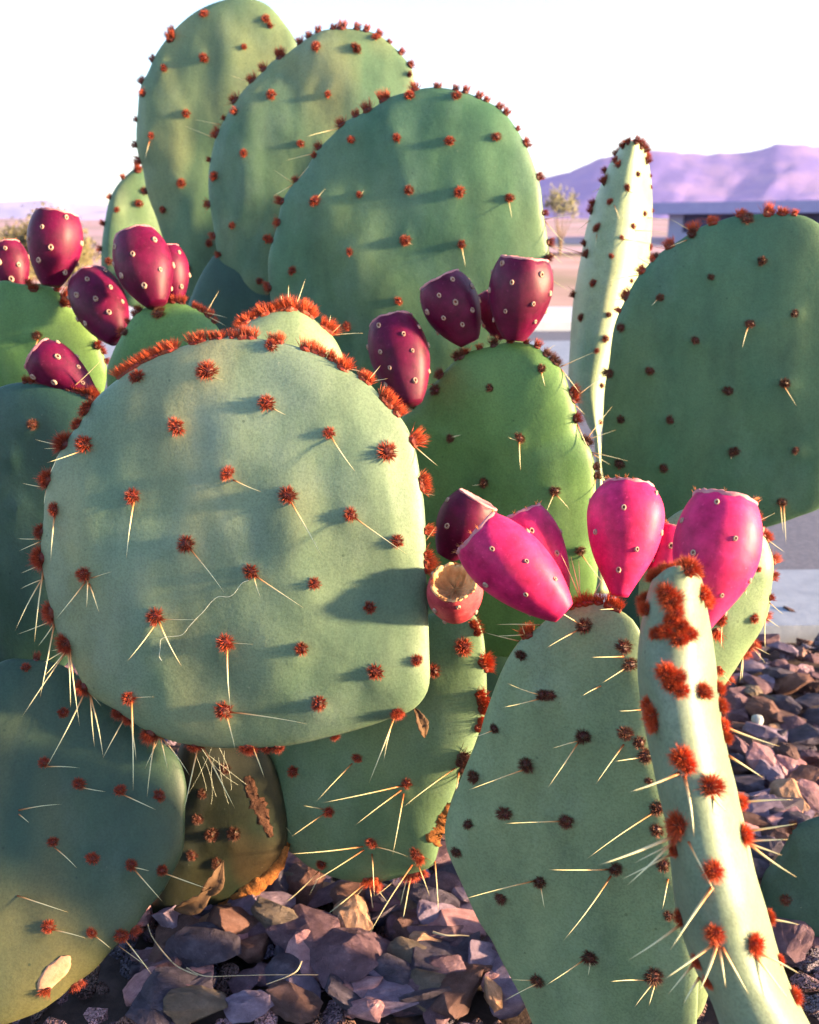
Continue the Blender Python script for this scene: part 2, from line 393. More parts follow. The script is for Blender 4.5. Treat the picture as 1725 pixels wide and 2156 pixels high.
# ------------------------------------------------------------ fruits
PROF = [(0, .34), (.06, .46), (.16, .62), (.30, .80), (.45, .93), (.60, .995), (.72, .99), (.82, .945), (.90, .88), (.96, .81), (.985, .77), (1.0, .73)]
def make_fruit(plant, base, top, hw, depth, mat, dd=0.0, cup=M_cup, cupdepth=.10, dots=16, seed=1, prof=None, ecc=.93, spiky=0, rough_lip=0.0):
    rs = random.Random(seed); A = at(base[0], base[1], depth); B = at(top[0], top[1], depth + dd)
    ax = B - A; L = ax.length; ax.normalize(); rr = hw / FPX * depth
    xa = FW.cross(ax).normalized(); ya = ax.cross(xa)      # ya roughly towards/away from camera
    M = Matrix(((xa.x, ya.x, ax.x, A.x), (xa.y, ya.y, ax.y, A.y), (xa.z, ya.z, ax.z, A.z), (0, 0, 0, 1)))
    PR = prof or PROF; N = 48; V, F, mi = [], [], []; sm = []
    n = len(PR)
    for i in range(n - 1):
        p = [PR[max(0, i - 1)], PR[i], PR[i + 1], PR[min(n - 1, i + 2)]]
        for k in range(3):
            t = k / 3; f = lambda j: .5 * ((2 * p[1][j]) + (p[2][j] - p[0][j]) * t + (2 * p[0][j] - 5 * p[1][j] + 4 * p[2][j] - p[3][j]) * t * t + (3 * p[1][j] - p[0][j] - 3 * p[2][j] + p[3][j]) * t ** 3)
            sm.append((f(0), f(1)))
    sm.append(PR[-1])
    def lump(an, s): return 1 + .035 * noise.noise(Vector((math.cos(an) * 1.6 + seed * 3, math.sin(an) * 1.6, s * 2))) + .018 * math.sin(an * 5 + seed + s * 2) * s
    def pos(s, r, an): q = r * rr * lump(an, s); return Vector((q * math.cos(an), q * math.sin(an) * ecc, s * L + (.008 * L * math.sin(an * 8 + seed) if s > .97 else 0)))
    for s, r in sm:
        for j in range(N): V.append(pos(s, r, 2 * math.pi * j / N))
    for i in range(len(sm) - 1):
        for j in range(N): q = (j + 1) % N; F.append([i * N + j, i * N + q, (i + 1) * N + q, (i + 1) * N + j]); mi.append(0)
    F.append(list(range(N))[::-1]); mi.append(0)
    # areoles: small raised tan rings with a dark centre, in a spiral
    for i in range(dots):
        s = .18 + .78 * ((i + rs.random() * .4) / dots); an = i * 2.39996 + seed + rs.uniform(-.25, .25)
        r = None
        for (s0, r0), (s1, r1) in zip(sm, sm[1:]):
            if s0 <= s <= s1: r = r0 + (r1 - r0) * (s - s0) / max(1e-6, s1 - s0)
        if r is None: continue
        c = pos(s, r, an); e = .004; ta = (pos(s, r, an + .05) - c).normalized()
        c2 = pos(min(1, s + .03), r, an); tb = Vector((0, 0, 1)); nn = ta.cross(tb).normalized()
        a0 =  .0018 * rs.uniform(.8, 1.2) * depth / .6; 
        for ring, (ro, ho) in enumerate(((1.0, -.1), (.85, .45), (.5, .5), (.42, .15))):
            for j in range(10):
                t = 2 * math.pi * j / 10; V.append(c + (ta * math.cos(t) * .8 + tb * math.sin(t)) * a0 * ro + nn * a0 * ho)
        i0 = len(V) - 40
        for g in range(3):
            for j in range(10): q = (j + 1) % 10; F.append([i0 + g * 10 + j, i0 + g * 10 + q, i0 + g * 10 + 10 + q, i0 + g * 10 + 10 + j]); mi.append(1)
        F.append([i0 + 30 + j for j in range(10)]); mi.append(2)
    m = mesh_from('fruit', V, F, [mat, M_areole, M_hole], True, mi)
    o = link('fruit', m, plant, M)
    # the dished scar where the flower sat, with its rough raised lip
    V, F = [], []; cols = []
    R0 = PR[-1][1]
    rings = [(R0 * 1.02, .985), (R0 * 1.04, 1.012), (R0 * .96, 1.022), (R0 * .88, 1.0), (R0 * .72, 1 - cupdepth * .5), (R0 * .45, 1 - cupdepth * .9), (R0 * .2, 1 - cupdepth), (.02, 1 - cupdepth * .95)]
    for r, s in rings:
        for j in range(N):
            an = 2 * math.pi * j / N; k = 1 + .03 * noise.noise(Vector((j * .9, r * 9, seed))); p = pos(.96, r * k, an)
            p.z = s * L + L * (.014 + rough_lip) * noise.noise(Vector((j * .7, s * 20, seed * 2.0))); V.append(p)
    for i in range(len(rings) - 1):
        for j in range(N): q = (j + 1) % N; F.append([i * N + j, i * N + q, (i + 1) * N + q, (i + 1) * N + j])
    F.append([(len(rings) - 1) * N + j for j in range(N)])
    c = link('fruit_scar', mesh_from('fruit_scar', V, F, cup), o, M)
    # glochids round the lip
    if spiky:
        V, F, C = [], [], []
        for i in range(spiky):
            an = rs.uniform(0, 6.28); k0 = pos(1.0, R0, an) + Vector((0, 0, .01 * L)); cl = [rs.random() * .35 for _ in range(1)][0]
            for _ in range(5):
                d = (Vector((math.cos(an) * .6, math.sin(an) * .6, .9)) + Vector((rs.gauss(0, .35), rs.gauss(0, .35), 0))).normalized()
                a = d.orthogonal().normalized() * .00022; b = d.cross(a); i0 = len(V)
                V += [k0 + a, k0 + b, k0 - a - b, k0 + d * rs.uniform(.0015, .0035)]; C += [(.35, .08, .03)] * 3 + [(.8, .3, .1)]
                F += [[i0, i0 + 1, i0 + 3], [i0 + 1, i0 + 2, i0 + 3], [i0 + 2, i0, i0 + 3]]
        mm = mesh_from('glochid_fringe', V, F, M_bristle, False); colattr(mm, C); link('glochid_fringe', mm, o, M)
    return o
def plant(label, x, y, cat='cactus'):
    e = empty('prickly_pear', Vector((x, y, 0))); return tag(e, label, cat, 'prickly pear plants growing together in the gravel bed')
# ============================================================ the plants
# ---- back plant: four tall pads against the sky
A = plant('tall prickly pear at the back, its four upright pads rising against the white sky', -.10, 1.10)
f = T(1, [(1037,435),(1287,368),(1543,297),(1177,718),(955,857),(1147,1157),(1030,1325),(1188,1693),(1320,1535)]) + T(0, [(430,30),(560,40)])
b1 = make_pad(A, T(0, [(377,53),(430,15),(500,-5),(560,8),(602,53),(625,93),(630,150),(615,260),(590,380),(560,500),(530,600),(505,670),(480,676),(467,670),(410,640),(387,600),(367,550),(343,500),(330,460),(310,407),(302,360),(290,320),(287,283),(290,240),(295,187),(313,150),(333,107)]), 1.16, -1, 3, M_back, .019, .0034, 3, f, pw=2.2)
add_tufts(b1, f, 'ball'); add_spines(b1, S(1, [(945,890,915,1010)]))
add_tufts(b1, T(1, [(1080,245,1.2),(1083,200),(960,375),(895,510),(907,595),(848,755),(853,915),(885,1015,1.1),(910,1210),(1705,165)]), 'fan', 'red', 1.0, .6)
f = T(1, [(740,1325),(880,1285),(690,1650)])
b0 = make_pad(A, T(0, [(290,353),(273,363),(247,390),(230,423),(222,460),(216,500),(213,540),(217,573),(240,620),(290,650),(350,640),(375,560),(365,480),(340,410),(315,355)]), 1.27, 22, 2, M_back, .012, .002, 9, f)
add_tufts(b0, f, 'ball'); add_tufts(b0, T(1, [(860,1040),(870,1080),(773,1120,1.2),(690,1245),(660,1415),(630,1570)]), 'fan', 'red', .95, .6)
add_tufts(b0, T(1, [(915,1205)]), 'ball')
f = T(1, [(1355,1115),(1540,968),(1467,1425),(1690,1510),(1640,1775),(1700,1810),(1525,1950),(1715,600)]) + T(2, [(272,297),(525,308),(650,235),(348,597),(175,908)])
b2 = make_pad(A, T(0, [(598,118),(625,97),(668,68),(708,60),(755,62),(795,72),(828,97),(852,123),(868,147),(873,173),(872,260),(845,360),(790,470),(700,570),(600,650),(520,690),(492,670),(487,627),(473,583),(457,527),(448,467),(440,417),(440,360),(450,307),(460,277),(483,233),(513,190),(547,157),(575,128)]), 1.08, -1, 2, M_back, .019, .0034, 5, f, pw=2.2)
add_tufts(b2, f, 'ball')
add_tufts(b2, T(1, [(1650,420,1.2),(1590,500,1.4),(1470,620,1.3),(1487,710,1.1),(1420,750),(1355,835,1.3),(1303,1005),(1300,1290),(1340,1490),(1388,1605)]) + T(2, [(40,350,1.5),(35,310,1.3),(165,260),(220,215,1.2),(280,190),(380,165,1.2),(435,155),(530,165,1.1),(590,175,1.1),(675,195),(745,250),(815,325),(878,405),(860,475)]), 'fan', 'red', 1.0, .6)
add_spines(b2, S(1, [(1385,780,1225,755),(1310,850,1160,793),(1390,800,1455,735),(1545,465,1455,475)]), .3)
f = T(2, [(493,885),(782,872),(1117,893),(1412,865),(265,1270),(545,1230),(858,1200),(1178,1215),(1495,1250),(483,1590),(838,1520),(1193,1545),(122,1710),(792,1903),(465,2060),(1160,605),(862,605)])
b3 = make_pad(A, T(0, [(850,196),(885,187),(922,184),(975,193),(1018,210),(1058,233),(1085,267),(1108,307),(1125,350),(1138,393),(1143,440),(1150,483),(1157,540),(1150,610),(1120,690),(1060,770),(960,830),(850,860),(740,830),(650,780),(600,720),(575,650),(567,600),(566,540),(582,483),(592,433),(608,400),(642,360),(668,317),(702,283),(732,253),(782,230),(815,207)]), .99, -5, 3, M_deep, .020, .0028, 8, f, pw=2.2)
add_tufts(b3, f, 'ball')
add_tufts(b3, T(2, [(680,595,1.4),(700,580,1.2),(590,675,1.4),(520,720),(425,775,1.3),(275,910,1.2),(265,985),(125,1115,1.1),(35,1265),(35,1405),(890,540,1.1),(1040,530),(1155,555),(1215,580),(1300,610),(1350,630),(1435,665),(1475,710),(1545,815),(1600,905),(1675,1120)]) + T(1, [(1690,1510)]) + T(0, [(566,600),(568,606)]) + T(3, [(8,1340),(20,1530),(45,1720),(5,1630)]), 'fan', 'red', 1.0, .7)
add_spines(b3, S(2, [(265,1270,330,1190),(545,1250,576,1200,1.6),(1487,1265,1510,1380),(1190,1555,1215,1685),(838,1525,885,1548),(420,810,205,865),(255,955,75,1015),(110,1135,0,1070),(110,1150,0,1240),(150,1140,270,1000)]) + S(3, [(15,1390,130,1550),(25,1545,215,1620),(25,1550,210,1660),(15,1380,180,1360),(35,1590,105,1670),(40,1760,155,1845)]), .3)
# lower, hidden pads that carry the back plant
for (x, y, dd, w_, h_) in ((520, 830, 1.14, 150, 330), (780, 980, 1.06, 190, 340), (800, 1280, 1.10, 170, 260), (420, 860, 1.28, 110, 330)):
    make_pad(A, [(x + w_ * math.cos(a * .5236), y + h_ * math.sin(a * .5236)) for a in range(12)], dd, -4, 6, M_blue, .016, .002, x, N=64, K=14)

# ---- right plant: narrow edge-on pad and the big dark pad
E = plant('prickly pear on the right, one narrow edge-on pad beside a big dark pad', .33, .95)
ns = [((1330,297),(1341,297)),((1318,301),(1352,301)),((1308,309),(1360,309)),((1297,327),(1362,330)),((1280,353),(1367,350)),((1257,407),(1372,402)),((1238,467),(1373,467)),((1223,540),(1370,533)),((1215,583),(1362,583)),((1208,633),(1350,633)),((1202,703),(1332,703)),((1199,760),(1312,760)),((1200,810),(1294,815)),((1217,852),(1278,855)),((1238,895),(1268,898)),((1252,925),(1266,925)),((1254,1000),(1274,1000)),((1240,1100),(1290,1100)),((1230,1250),(1300,1250))]
nar = make_edge_pad(E, ns, [1.0] * len(ns), [.003,.014,.03,.045,.055,.07,.08,.085,.085,.085,.08,.07,.055,.04,.025,.018,.03,.05,.06], 0, M_cream, 4, 'narrow pale pad seen almost edge-on, sunlit on its right face', squash=2.0)
add_tufts(nar, T(3, [(520,900,1.3),(540,885,1.4),(570,895,1.2),(600,925,1.2),(490,925,1.2),(622,950),(638,990,.9),(630,1020),(470,930,1.2),(440,970,1.1),(440,1015),(460,1045,1.2),(365,1080,1.1),(375,1150,1.3),(290,1290),(290,1340,1.3),(215,1540),(260,1610,1.2),(180,1865,1.1)]), 'fan', 'red', .85, .5)
add_tufts(nar, T(3, [(405,1275,.9),(325,1440,1.1),(300,1790),(225,2005),(665,1110,.7),(668,1180,.7),(670,1330,.6),(655,1560,.8)]), 'ball', 'red', 1)
add_tufts(nar, T(3, [(580,1100),(512,1185,1.1),(620,1350),(550,1430),(478,1500),(412,1620),(538,1775),(395,1990),(375,2140,1.2)]) + T(6, [(320,60),(350,280),(340,510)]), 'ball', 'red', .68)
add_spines(nar, S(3, [(320,1480,305,1570),(520,1205,615,1250),(430,1295,465,1390),(640,1375,785,1385),(565,1455,755,1465),(490,1512,740,1555),(335,1190,290,1215),(265,1390,195,1460),(230,1600,40,1548),(165,1850,130,1800)]), .3)
f = T(3, [(1270,1380),(920,1480),(1365,1650),(1043,1750),(722,1880),(475,2070),(1570,1980),(1290,2045),(942,2150)]) + T(6, [(655,188),(1147,312),(1507,265),(472,493),(783,495),(465,775),(743,802),(1187,697),(1575,690),(1490,1015),(405,205)])
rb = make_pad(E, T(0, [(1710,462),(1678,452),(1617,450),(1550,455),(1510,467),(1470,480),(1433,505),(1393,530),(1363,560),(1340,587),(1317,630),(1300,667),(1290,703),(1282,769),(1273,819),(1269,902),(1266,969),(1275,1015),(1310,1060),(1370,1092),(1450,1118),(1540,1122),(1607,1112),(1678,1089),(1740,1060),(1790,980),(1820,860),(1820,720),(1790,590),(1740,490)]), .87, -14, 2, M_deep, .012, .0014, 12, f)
add_tufts(rb, f, 'ball', 'brown', .92)
add_tufts(rb, T(3, [(1240,1330,1.3),(1225,1330,1.2),(1400,1320,1.4),(1420,1315,1.2),(1495,1320,1.3),(1575,1310),(1045,1380,1.5),(920,1425,1.5),(765,1525,1.3),(665,1630,1.3),(590,1700,1.1),(490,1850,1.2),(455,1960)]), 'fan', 'orange', .85, .9)
add_tufts(rb, T(3, [(680,1600),(500,1880),(930,1470)]) + T(6, [(390,200)]), 'fan', 'brown', .9, .6)
add_spines(rb, S(3, [(1275,2065,1240,2200),(905,1430,780,1380),(890,1515,780,1560),(705,1890,665,1935),(650,1665,580,1625),(585,1735,390,1775),(490,1890,395,1888)]) + S(6, [(1500,280,1583,410),(1480,1030,1500,1215),(1500,1030,1515,1275),(1170,730,1168,745)]), .35)
add_spines(rb, S(6, [(1475,1025,1490,1100)]), .2)
make_pad(E, T(0, [(1320,1000),(1460,1000),(1520,1120),(1530,1300),(1490,1480),(1400,1540),(1330,1460),(1300,1300),(1300,1120)]), .97, -10, 4, M_blue, .016, N=64, K=14)

# ---- middle plant: bright green pad with wine-red fruits
D = plant('bright green prickly pear pad in the middle with five wine-red fruits along its rim', .08, .86)
f = T(5, [(1025,310),(1368,295),(1695,175),(1120,615),(1560,610),(1333,895)]) + T(6, [(57,945),(215,1325)])
cp = make_pad(D, T(0, [(845,885),(868,862),(892,829),(922,799),(952,765),(985,742),(1035,729),(1075,720),(1122,725),(1150,747),(1183,779),(1197,812),(1213,859),(1217,905),(1237,935),(1250,965),(1254,1019),(1259,1152),(1252,1250),(1205,1335),(1110,1380),(1010,1370),(925,1290),(880,1150),(858,1000)]), .79, -15, 3, M_leaf, .017, .0018, 21, f, pw=2.3)
add_tufts(cp, f, 'ball', 'brown', .85)
add_tufts(cp, T(5, [(1395,15,1.1),(1165,110),(1190,95),(1040,205,1.1),(1065,215),(880,395,1.1),(870,380)]) + T(6, [(60,95),(85,115),(20,60),(330,600,1.2),(325,790,1.2),(345,850,1.1),(310,560)]), 'fan', 'brown', .9, .6)
add_tufts(cp, T(6, [(180,320,1.3),(215,355,1.1),(185,490,1.1)]), 'fan', 'red', .9, .6)
add_tufts(cp, T(5, [(1210,45),(1300,10),(1500,-5),(1600,0),(1680,20)]), 'fan', 'red', .8, .9)
add_spines(cp, S(5, [(1110,610,1190,590,2.2),(1555,620,1565,815),(1550,630,1480,605),(1695,190,1720,285),(1320,905,1255,910),(1000,258,835,300)]) + S(6, [(50,960,0,1080),(65,970,150,1065),(110,160,215,330),(200,520,295,730),(235,340,390,200),(110,140,300,70),(200,400,245,460),(355,690,405,780),(360,670,515,755),(340,550,440,560),(365,540,420,410),(225,1350,370,1540),(340,850,490,885),(320,870,300,1030),(-10,60,60,20)]), .35)
make_fruit(D, (868,850), (824,678), 64, .76, M_fdark, .015, dots=20, seed=5, cupdepth=.06)
make_fruit(D, (990,722), (925,590), 60, .775, M_fdark, -.004, dots=20, seed=6, cupdepth=.06)
make_fruit(D, (1062,712), (1025,618), 36, .80, M_fdark, 0, dots=12, seed=9)
make_fruit(D, (1082,716), (1104,545), 66, .76, M_fdark, -.016, dots=18, seed=7, cupdepth=.07)
make_pad(D, T(0, [(960,1300),(1080,1290),(1180,1340),(1230,1460),(1210,1620),(1120,1720),(1020,1700),(950,1580),(930,1420)]), .86, -6, 6, M_blue, .016, N=64, K=14)

# ---- left plant
L_ = plant('prickly pear at the left edge with pads one above another and wine-red fruits', -.33, .80)
f = T(1, [(235,2120)])
lu = make_pad(L_, T(0, [(0,592),(45,598),(90,598),(125,615),(150,650),(190,690),(212,730),(225,790),(200,860),(120,900),(20,880),(-50,800),(-60,700),(-40,630)]), .90, -4, 2, M_leaf, .012, .0015, 31, f)
add_tufts(lu, f, 'ball', 'brown'); add_tufts(lu, T(1, [(215,1825,1.2),(180,1790),(370,1810,1.1),(425,1880,1.4),(400,1920,1.2),(440,1920,1.2)]) + T(0, [(205,728,1.2),(222,738),(222,760)]), 'fan', 'red', .95, .5)
add_spines(lu, T(0, []) + S(0, [(80,715,62,765),(78,715,75,740)]))
make_fruit(L_, (38,612), (12,515), 38, .93, M_fdark, 0, dots=10, seed=11, spiky=6)
make_fruit(L_, (108,602), (120,450), 56, .86, M_fdark, -.004, dots=14, seed=12, cupdepth=.07)
make_fruit(L_, (248,716), (186,588), 58, .84, M_fdark, .020, dots=20, seed=13)
f = T(4, [(210,525)]) + T(0, [(60,1060),(40,960),(20,1180)])
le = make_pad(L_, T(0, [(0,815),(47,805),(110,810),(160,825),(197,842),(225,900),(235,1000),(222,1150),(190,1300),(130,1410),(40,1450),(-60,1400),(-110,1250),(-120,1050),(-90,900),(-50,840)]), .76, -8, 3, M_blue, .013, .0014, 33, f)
add_tufts(le, f[:1], 'ball', 'brown')
add_tufts(le, T(4, [(200,235),(250,240),(300,248),(340,255),(400,262),(440,272),(500,295),(550,315),(590,325,1.3),(620,310,1.5),(640,280,1.3),(680,262),(160,240),(230,215),(370,250),(470,280),(530,310),(600,290,1.3),(330,280,.8)]), 'fan', 'red', .75, .9)
add_spines(le, S(4, [(460,230,640,115)]), .6)
make_fruit(L_, (205,838), (80,745), 42, .745, M_fdark, -.004, dots=14, seed=15, prof=[(0,.25),(.12,.42),(.3,.75),(.5,1.0),(.7,1.15),(.85,1.15),(.95,1.0),(1,.92)])
f = T(7, [(400,190),(280,505),(500,640),(760,680),(1005,715),(335,1005),(585,1110),(830,1150),(1025,1185),(310,1540),(580,1580),(765,1595)]) + T(4, [(165,2060)])
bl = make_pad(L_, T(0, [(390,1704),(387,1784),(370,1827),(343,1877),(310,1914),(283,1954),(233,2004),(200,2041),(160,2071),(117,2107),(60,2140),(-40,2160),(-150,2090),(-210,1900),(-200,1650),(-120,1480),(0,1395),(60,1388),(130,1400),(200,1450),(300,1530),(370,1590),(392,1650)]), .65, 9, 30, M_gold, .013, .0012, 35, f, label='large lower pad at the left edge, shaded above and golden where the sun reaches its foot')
add_tufts(bl, f, 'ball', 'red', .85); add_tufts(bl, T(7, [(845,1555),(515,1900),(295,1940),(480,1915)]) + T(4, [(235,1995)]), 'fan', 'red', .8, .5)
add_spines(bl, S(7, [(120,805,390,770),(120,830,185,885),(290,530,505,540),(510,660,670,687),(775,705,985,802),(345,1040,485,1172),(835,1165,945,1190),(845,1175,1025,1380),(1030,1200,1310,1300),(110,1345,430,1450),(330,1560,545,1615),(600,1600,700,1680),(775,1605,955,1840),(780,1700,960,1815,.5)]), .4, .9)
# pink-tan healed wound on the lower pad
p, n, h = surf(bl, *T(7, [(345,1835)])[0][:2])
wd = bmesh.new(); bmesh.ops.create_uvsphere(wd, u_segments=24, v_segments=10, radius=1)
for v in wd.verts:
    v.co = Vector((v.co.x * .0065 * (1 + .3 * noise.noise(v.co * 2)) + v.co.y * .004, v.co.y * .0125 * (1 + .2 * noise.noise(v.co * 3)), v.co.z * .0012))
wm = bpy.data.meshes.new('healed_scar'); wd.to_mesh(wm); wd.free(); wm.materials.append(M_scar)
for q in wm.polygons: q.use_smooth = True
link('healed_scar', wm, bl.o, Matrix.Translation(p) @ n.to_track_quat('Z', 'Y').to_matrix().to_4x4() @ Matrix.Rotation(R(-25), 4, 'Z'))

# ---- front plant
B = plant('prickly pear in front with the biggest sage green pad and orange bristled rim', -.12, .72)
f = T(7, [(1420,540),(1280,700),(1250,860),(1340,960),(1480,950),(1215,1090),(1370,1140)])
wo = make_pad(B, T(0, [(385,1560),(470,1545),(560,1580),(600,1690),(602,1785),(560,1850),(490,1898),(430,1920),(340,1950),(300,1920),(320,1800),(360,1680)]), .74, 4, 6, M_oldgreen, .014, .002, 44, f, label='old brown-green pad with a corky orange edge')
add_tufts(wo, f, 'ball', 'brown', 1.0)
# corky orange strip along the lower right edge of the old pad
def strip(P, pts, wpx, mat, name, h=.0025, seed=0):
    V, F = [], []; n = len(pts); fine = []
    for i in range(n - 1):
        for k in range(6): t = k / 6; fine.append((pts[i][0] * (1 - t) + pts[i + 1][0] * t, pts[i][1] * (1 - t) + pts[i + 1][1] * t))
    fine.append(pts[-1]); K = 9
    for i, q in enumerate(fine):
        p, nn, _ = surf(P, *q); a = at(q[0], q[1], 1); j = min(i, len(fine) - 2)
        tg = (at(*fine[j + 1], .7) - at(*fine[j], .7)).normalized(); sd_ = tg.cross(FW).normalized()
        wr = wpx / FPX * .7 * (1 + .4 * noise.noise(Vector((i * .5, seed, 0)))) * (.35 + .65 * math.sin(math.pi * min(1, max(0, i / (len(fine) - 1)))))
        for k in range(K):
            an = 2 * math.pi * k / K; V.append(p + nn * .0004 - nn * 0 + sd_ * math.cos(an) * wr * random.uniform(.6, 1.15) + FW * math.sin(an) * h * .6 + rvec() * .0009)
    for i in range(len(fine) - 1):
        for k in range(K): q = (k + 1) % K; F.append([i * K + k, i * K + q, (i + 1) * K + q, (i + 1) * K + k])
    link(name, mesh_from(name, V, F, mat), P.o)
strip(wo, T(0, [(604,1778),(590,1812),(560,1846),(525,1870),(490,1896),(455,1912),(420,1924),(380,1936)]), 24, M_cork, 'corky_edge', .006)
strip(wo, T(0, [(520,1635),(535,1680),(552,1720),(572,1760)]), 20, M_fibrous, 'fibrous_scar', .001, 5)
f = T(5, [(1205,1930,1.25),(1010,2080)]) + T(8, [(530,475),(130,560),(845,635),(50,880),(355,815),(620,1010),(905,1085),(310,1145)])
su = make_pad(B, T(0, [(590,1770),(625,1803),(658,1828),(708,1848),(762,1858),(808,1855),(848,1845),(892,1832),(915,1815),(928,1765),(932,1735),(948,1692),(968,1638),(992,1588),(1008,1545),(1022,1500),(1025,1435),(1020,1352),(1012,1319),(992,1289),(940,1285),(850,1310),(700,1360),(620,1430),(570,1510),(552,1610),(562,1700)]), .72, -14, 4, M_mid, .013, .0014, 46, f)
add_tufts(su, f, 'ball', 'red', .95)
add_tufts(su, T(8, [(600,1245,1.3),(660,1260,1.1),(640,1240),(840,1235,1.1),(880,1225,1.2),(920,1225),(960,1220),(930,1110,1.1),(1310,80,1.5),(1320,130,1.4),(1320,165,1.3),(1300,280,1.2),(1310,240)]) + T(5, [(1270,1790,1.3),(1290,1840,1.2),(1330,2030,1.3),(1380,2060,1.2),(1370,2010,1.1)]), 'fan', 'orange', .9, .5)
add_tufts(su, T(8, [(1200,480,1.6),(1205,540,1.3),(1180,500,1.2)]), 'fan', 'brown', 1, .2)
add_spines(su, S(8, [(500,510,275,750),(820,650,300,760),(810,680,515,905),(825,700,755,1090),(320,830,115,975),(320,800,190,775),(570,1035,90,1080),(575,1055,240,1265),(625,1080,640,1350),(635,1035,850,1100),(290,1190,70,1395),(590,1260,265,1520),(610,1280,640,1500),(625,1280,760,1440,.7),(800,1260,640,1350,.7),(880,1150,600,1610),(890,1250,805,1580),(870,1250,805,1415),(920,1160,990,1345),(950,1200,1045,1130),(1150,540,820,790),(1175,560,1105,940),(1190,560,1250,790),(300,1230,230,1345,.8),(600,1275,510,1370,.7),(-110,760,130,975,.6),(1140,1190,1045,1450)]), .45, .85)
strip(su, T(8, [(1110,760),(1060,840),(1040,900),(1010,960),(1040,1030)]), 22, M_cork, 'corky_scar', .001, 3)
mcream = make_pad(B, T(0, [(500,690),(545,665),(592,652),(630,653),(665,675),(702,710),(725,760),(735,840),(700,930),(600,960),(500,920),(460,820),(470,730)]), .73, 12, 2, M_sage2, .013, .001, 50)
add_tufts(mcream, T(2, [(100,1920,1.5),(60,1930,1.3),(130,1925,1.3),(210,1950,1.4),(255,1975,1.4),(340,2040,1.3),(370,2080,1.2),(0,1940,1.3),(30,1925,1.3)]) + T(0, [(553,653,1.4),(535,662,1.4),(515,672,1.3),(500,680,1.2)]), 'fan', 'orange', .85, .9)
add_spines(mcream, S(2, [(100,1900,100,1800),(140,1910,205,1760),(255,1960,257,1910),(365,2060,365,1990),(375,2100,430,2050),(385,2105,570,2105),(50,1920,50,1865,2)]), .1)
f = T(1, [(1005,1980),(795,2100)])
sm_ = make_pad(B, T(0, [(237,745),(253,713),(277,672),(300,651),(333,640),(373,637),(403,645),(433,663),(465,700),(480,760),(460,850),(400,900),(300,900),(240,860),(225,790)]), .82, 0, 2, M_leaf, .012, .001, 52, f)
add_tufts(sm_, f, 'ball', 'brown')
add_tufts(sm_, T(1, [(870,1950,1.1),(850,1985),(1090,1880),(1150,1880,1.1),(1040,1885),(1230,1930),(1270,1950),(1330,1970,1.1),(1390,1990),(720,2060,1.2),(780,2010,1.1)]), 'fan', 'red', .85, .6)
add_spines(sm_, S(1, [(1320,1960,1385,1835),(1330,1960,1430,2060),(1290,1950,1440,2010)]), .2)
make_fruit(B, (372,632), (345,525), 42, .85, M_fdark, 0, dots=10, seed=18)
make_fruit(B, (330,642), (285,500), 62, .80, M_fdark, .012, dots=16, seed=17)
f = (T(4, [(865,225,1.1),(1310,190),(1115,540),(535,650,1.1),(1685,395),(345,1060,1.1),(838,980),(1440,835),(530,1470,1.1),(1175,1280),(1585,1455),(985,1740),(1425,1905),(1245,5,1.1),(1715,30)])
     + T(5, [(355,580),(720,700),(97,975),(490,1095),(785,1262,.8),(262,1530,.9),(610,1680,.85),(180,1945,.9),(908,2015,.8),(648,2087,.85)]) + T(7, [(815,95,1.1),(1415,175,1.1)]) + T(8, [(290,130,.8)]))
fp = make_pad(B, T(0, [(197,845),(173,885),(143,925),(115,975),(97,1038),(93,1092),(87,1148),(93,1212),(107,1278),(123,1335),(157,1402),(190,1461),(247,1496),(300,1533),(360,1559),(430,1572),(500,1575),(575,1573),(640,1564),(718,1546),(792,1524),(828,1510),(868,1495),(895,1466),(905,1432),(904,1370),(902,1302),(898,1219),(895,1085),(885,1002),(872,935),(848,885),(808,842),(775,805),(735,779),(708,762),(658,740),(595,722),(530,712),(460,712),(400,725),(340,745),(290,770),(240,805)]), .635, -4, 11, M_sage, .0215, .0040, 60, f, pw=2.2, N=180, K=46, label='biggest pad, broad sage green face streaked by low sun')
add_tufts(fp, f, 'ball', 'red', 1.15)
add_tufts(fp, T(4, [(750,195,1.2),(775,185,1.2),(800,165,1.2),(830,150),(850,125,1.2),(890,100,1.2),(920,90,1.2),(950,85,1.2),(985,70,1.3),(1015,60,1.3),(1045,50,1.3),(1075,40,1.3),(1100,25,1.2)]) + T(0, [(410,712,1.3),(425,708,1.2),(445,705),(462,700),(490,703,1.3),(512,700,1.4),(530,700),(575,715,1.2),(590,718,1.1),(645,733,1.2),(662,738,1.2),(680,746,1.2),(697,755,1.1),(712,763,1.1)]) + T(5, [(440,165,1.2),(590,205,1.5),(620,225,1.4),(720,350,1.3),(755,385,1.4),(800,440,1.3),(905,620,1.3),(945,880,1.2),(960,920,1.1),(975,1195),(965,1350,1.2),(975,1400,1.3),(985,1440,1.1)]), 'fan', 'orange', .82, .8)
add_tufts(fp, T(4, [(495,395,1.1),(455,500,1.4),(380,630,1.4),(290,870,1.4),(240,1200,1.2),(245,1370,1.4),(290,1720,1.3),(415,1910,1.3)]) + T(7, [(530,30,1.3),(745,200,1.1),(800,250,.9),(950,335,1.2),(1230,415,1.1),(1570,410,1.2),(1690,455,.9)]) + T(8, [(30,425),(390,345,.9),(780,185,.9)]), 'bush', 'red', .88, .7)
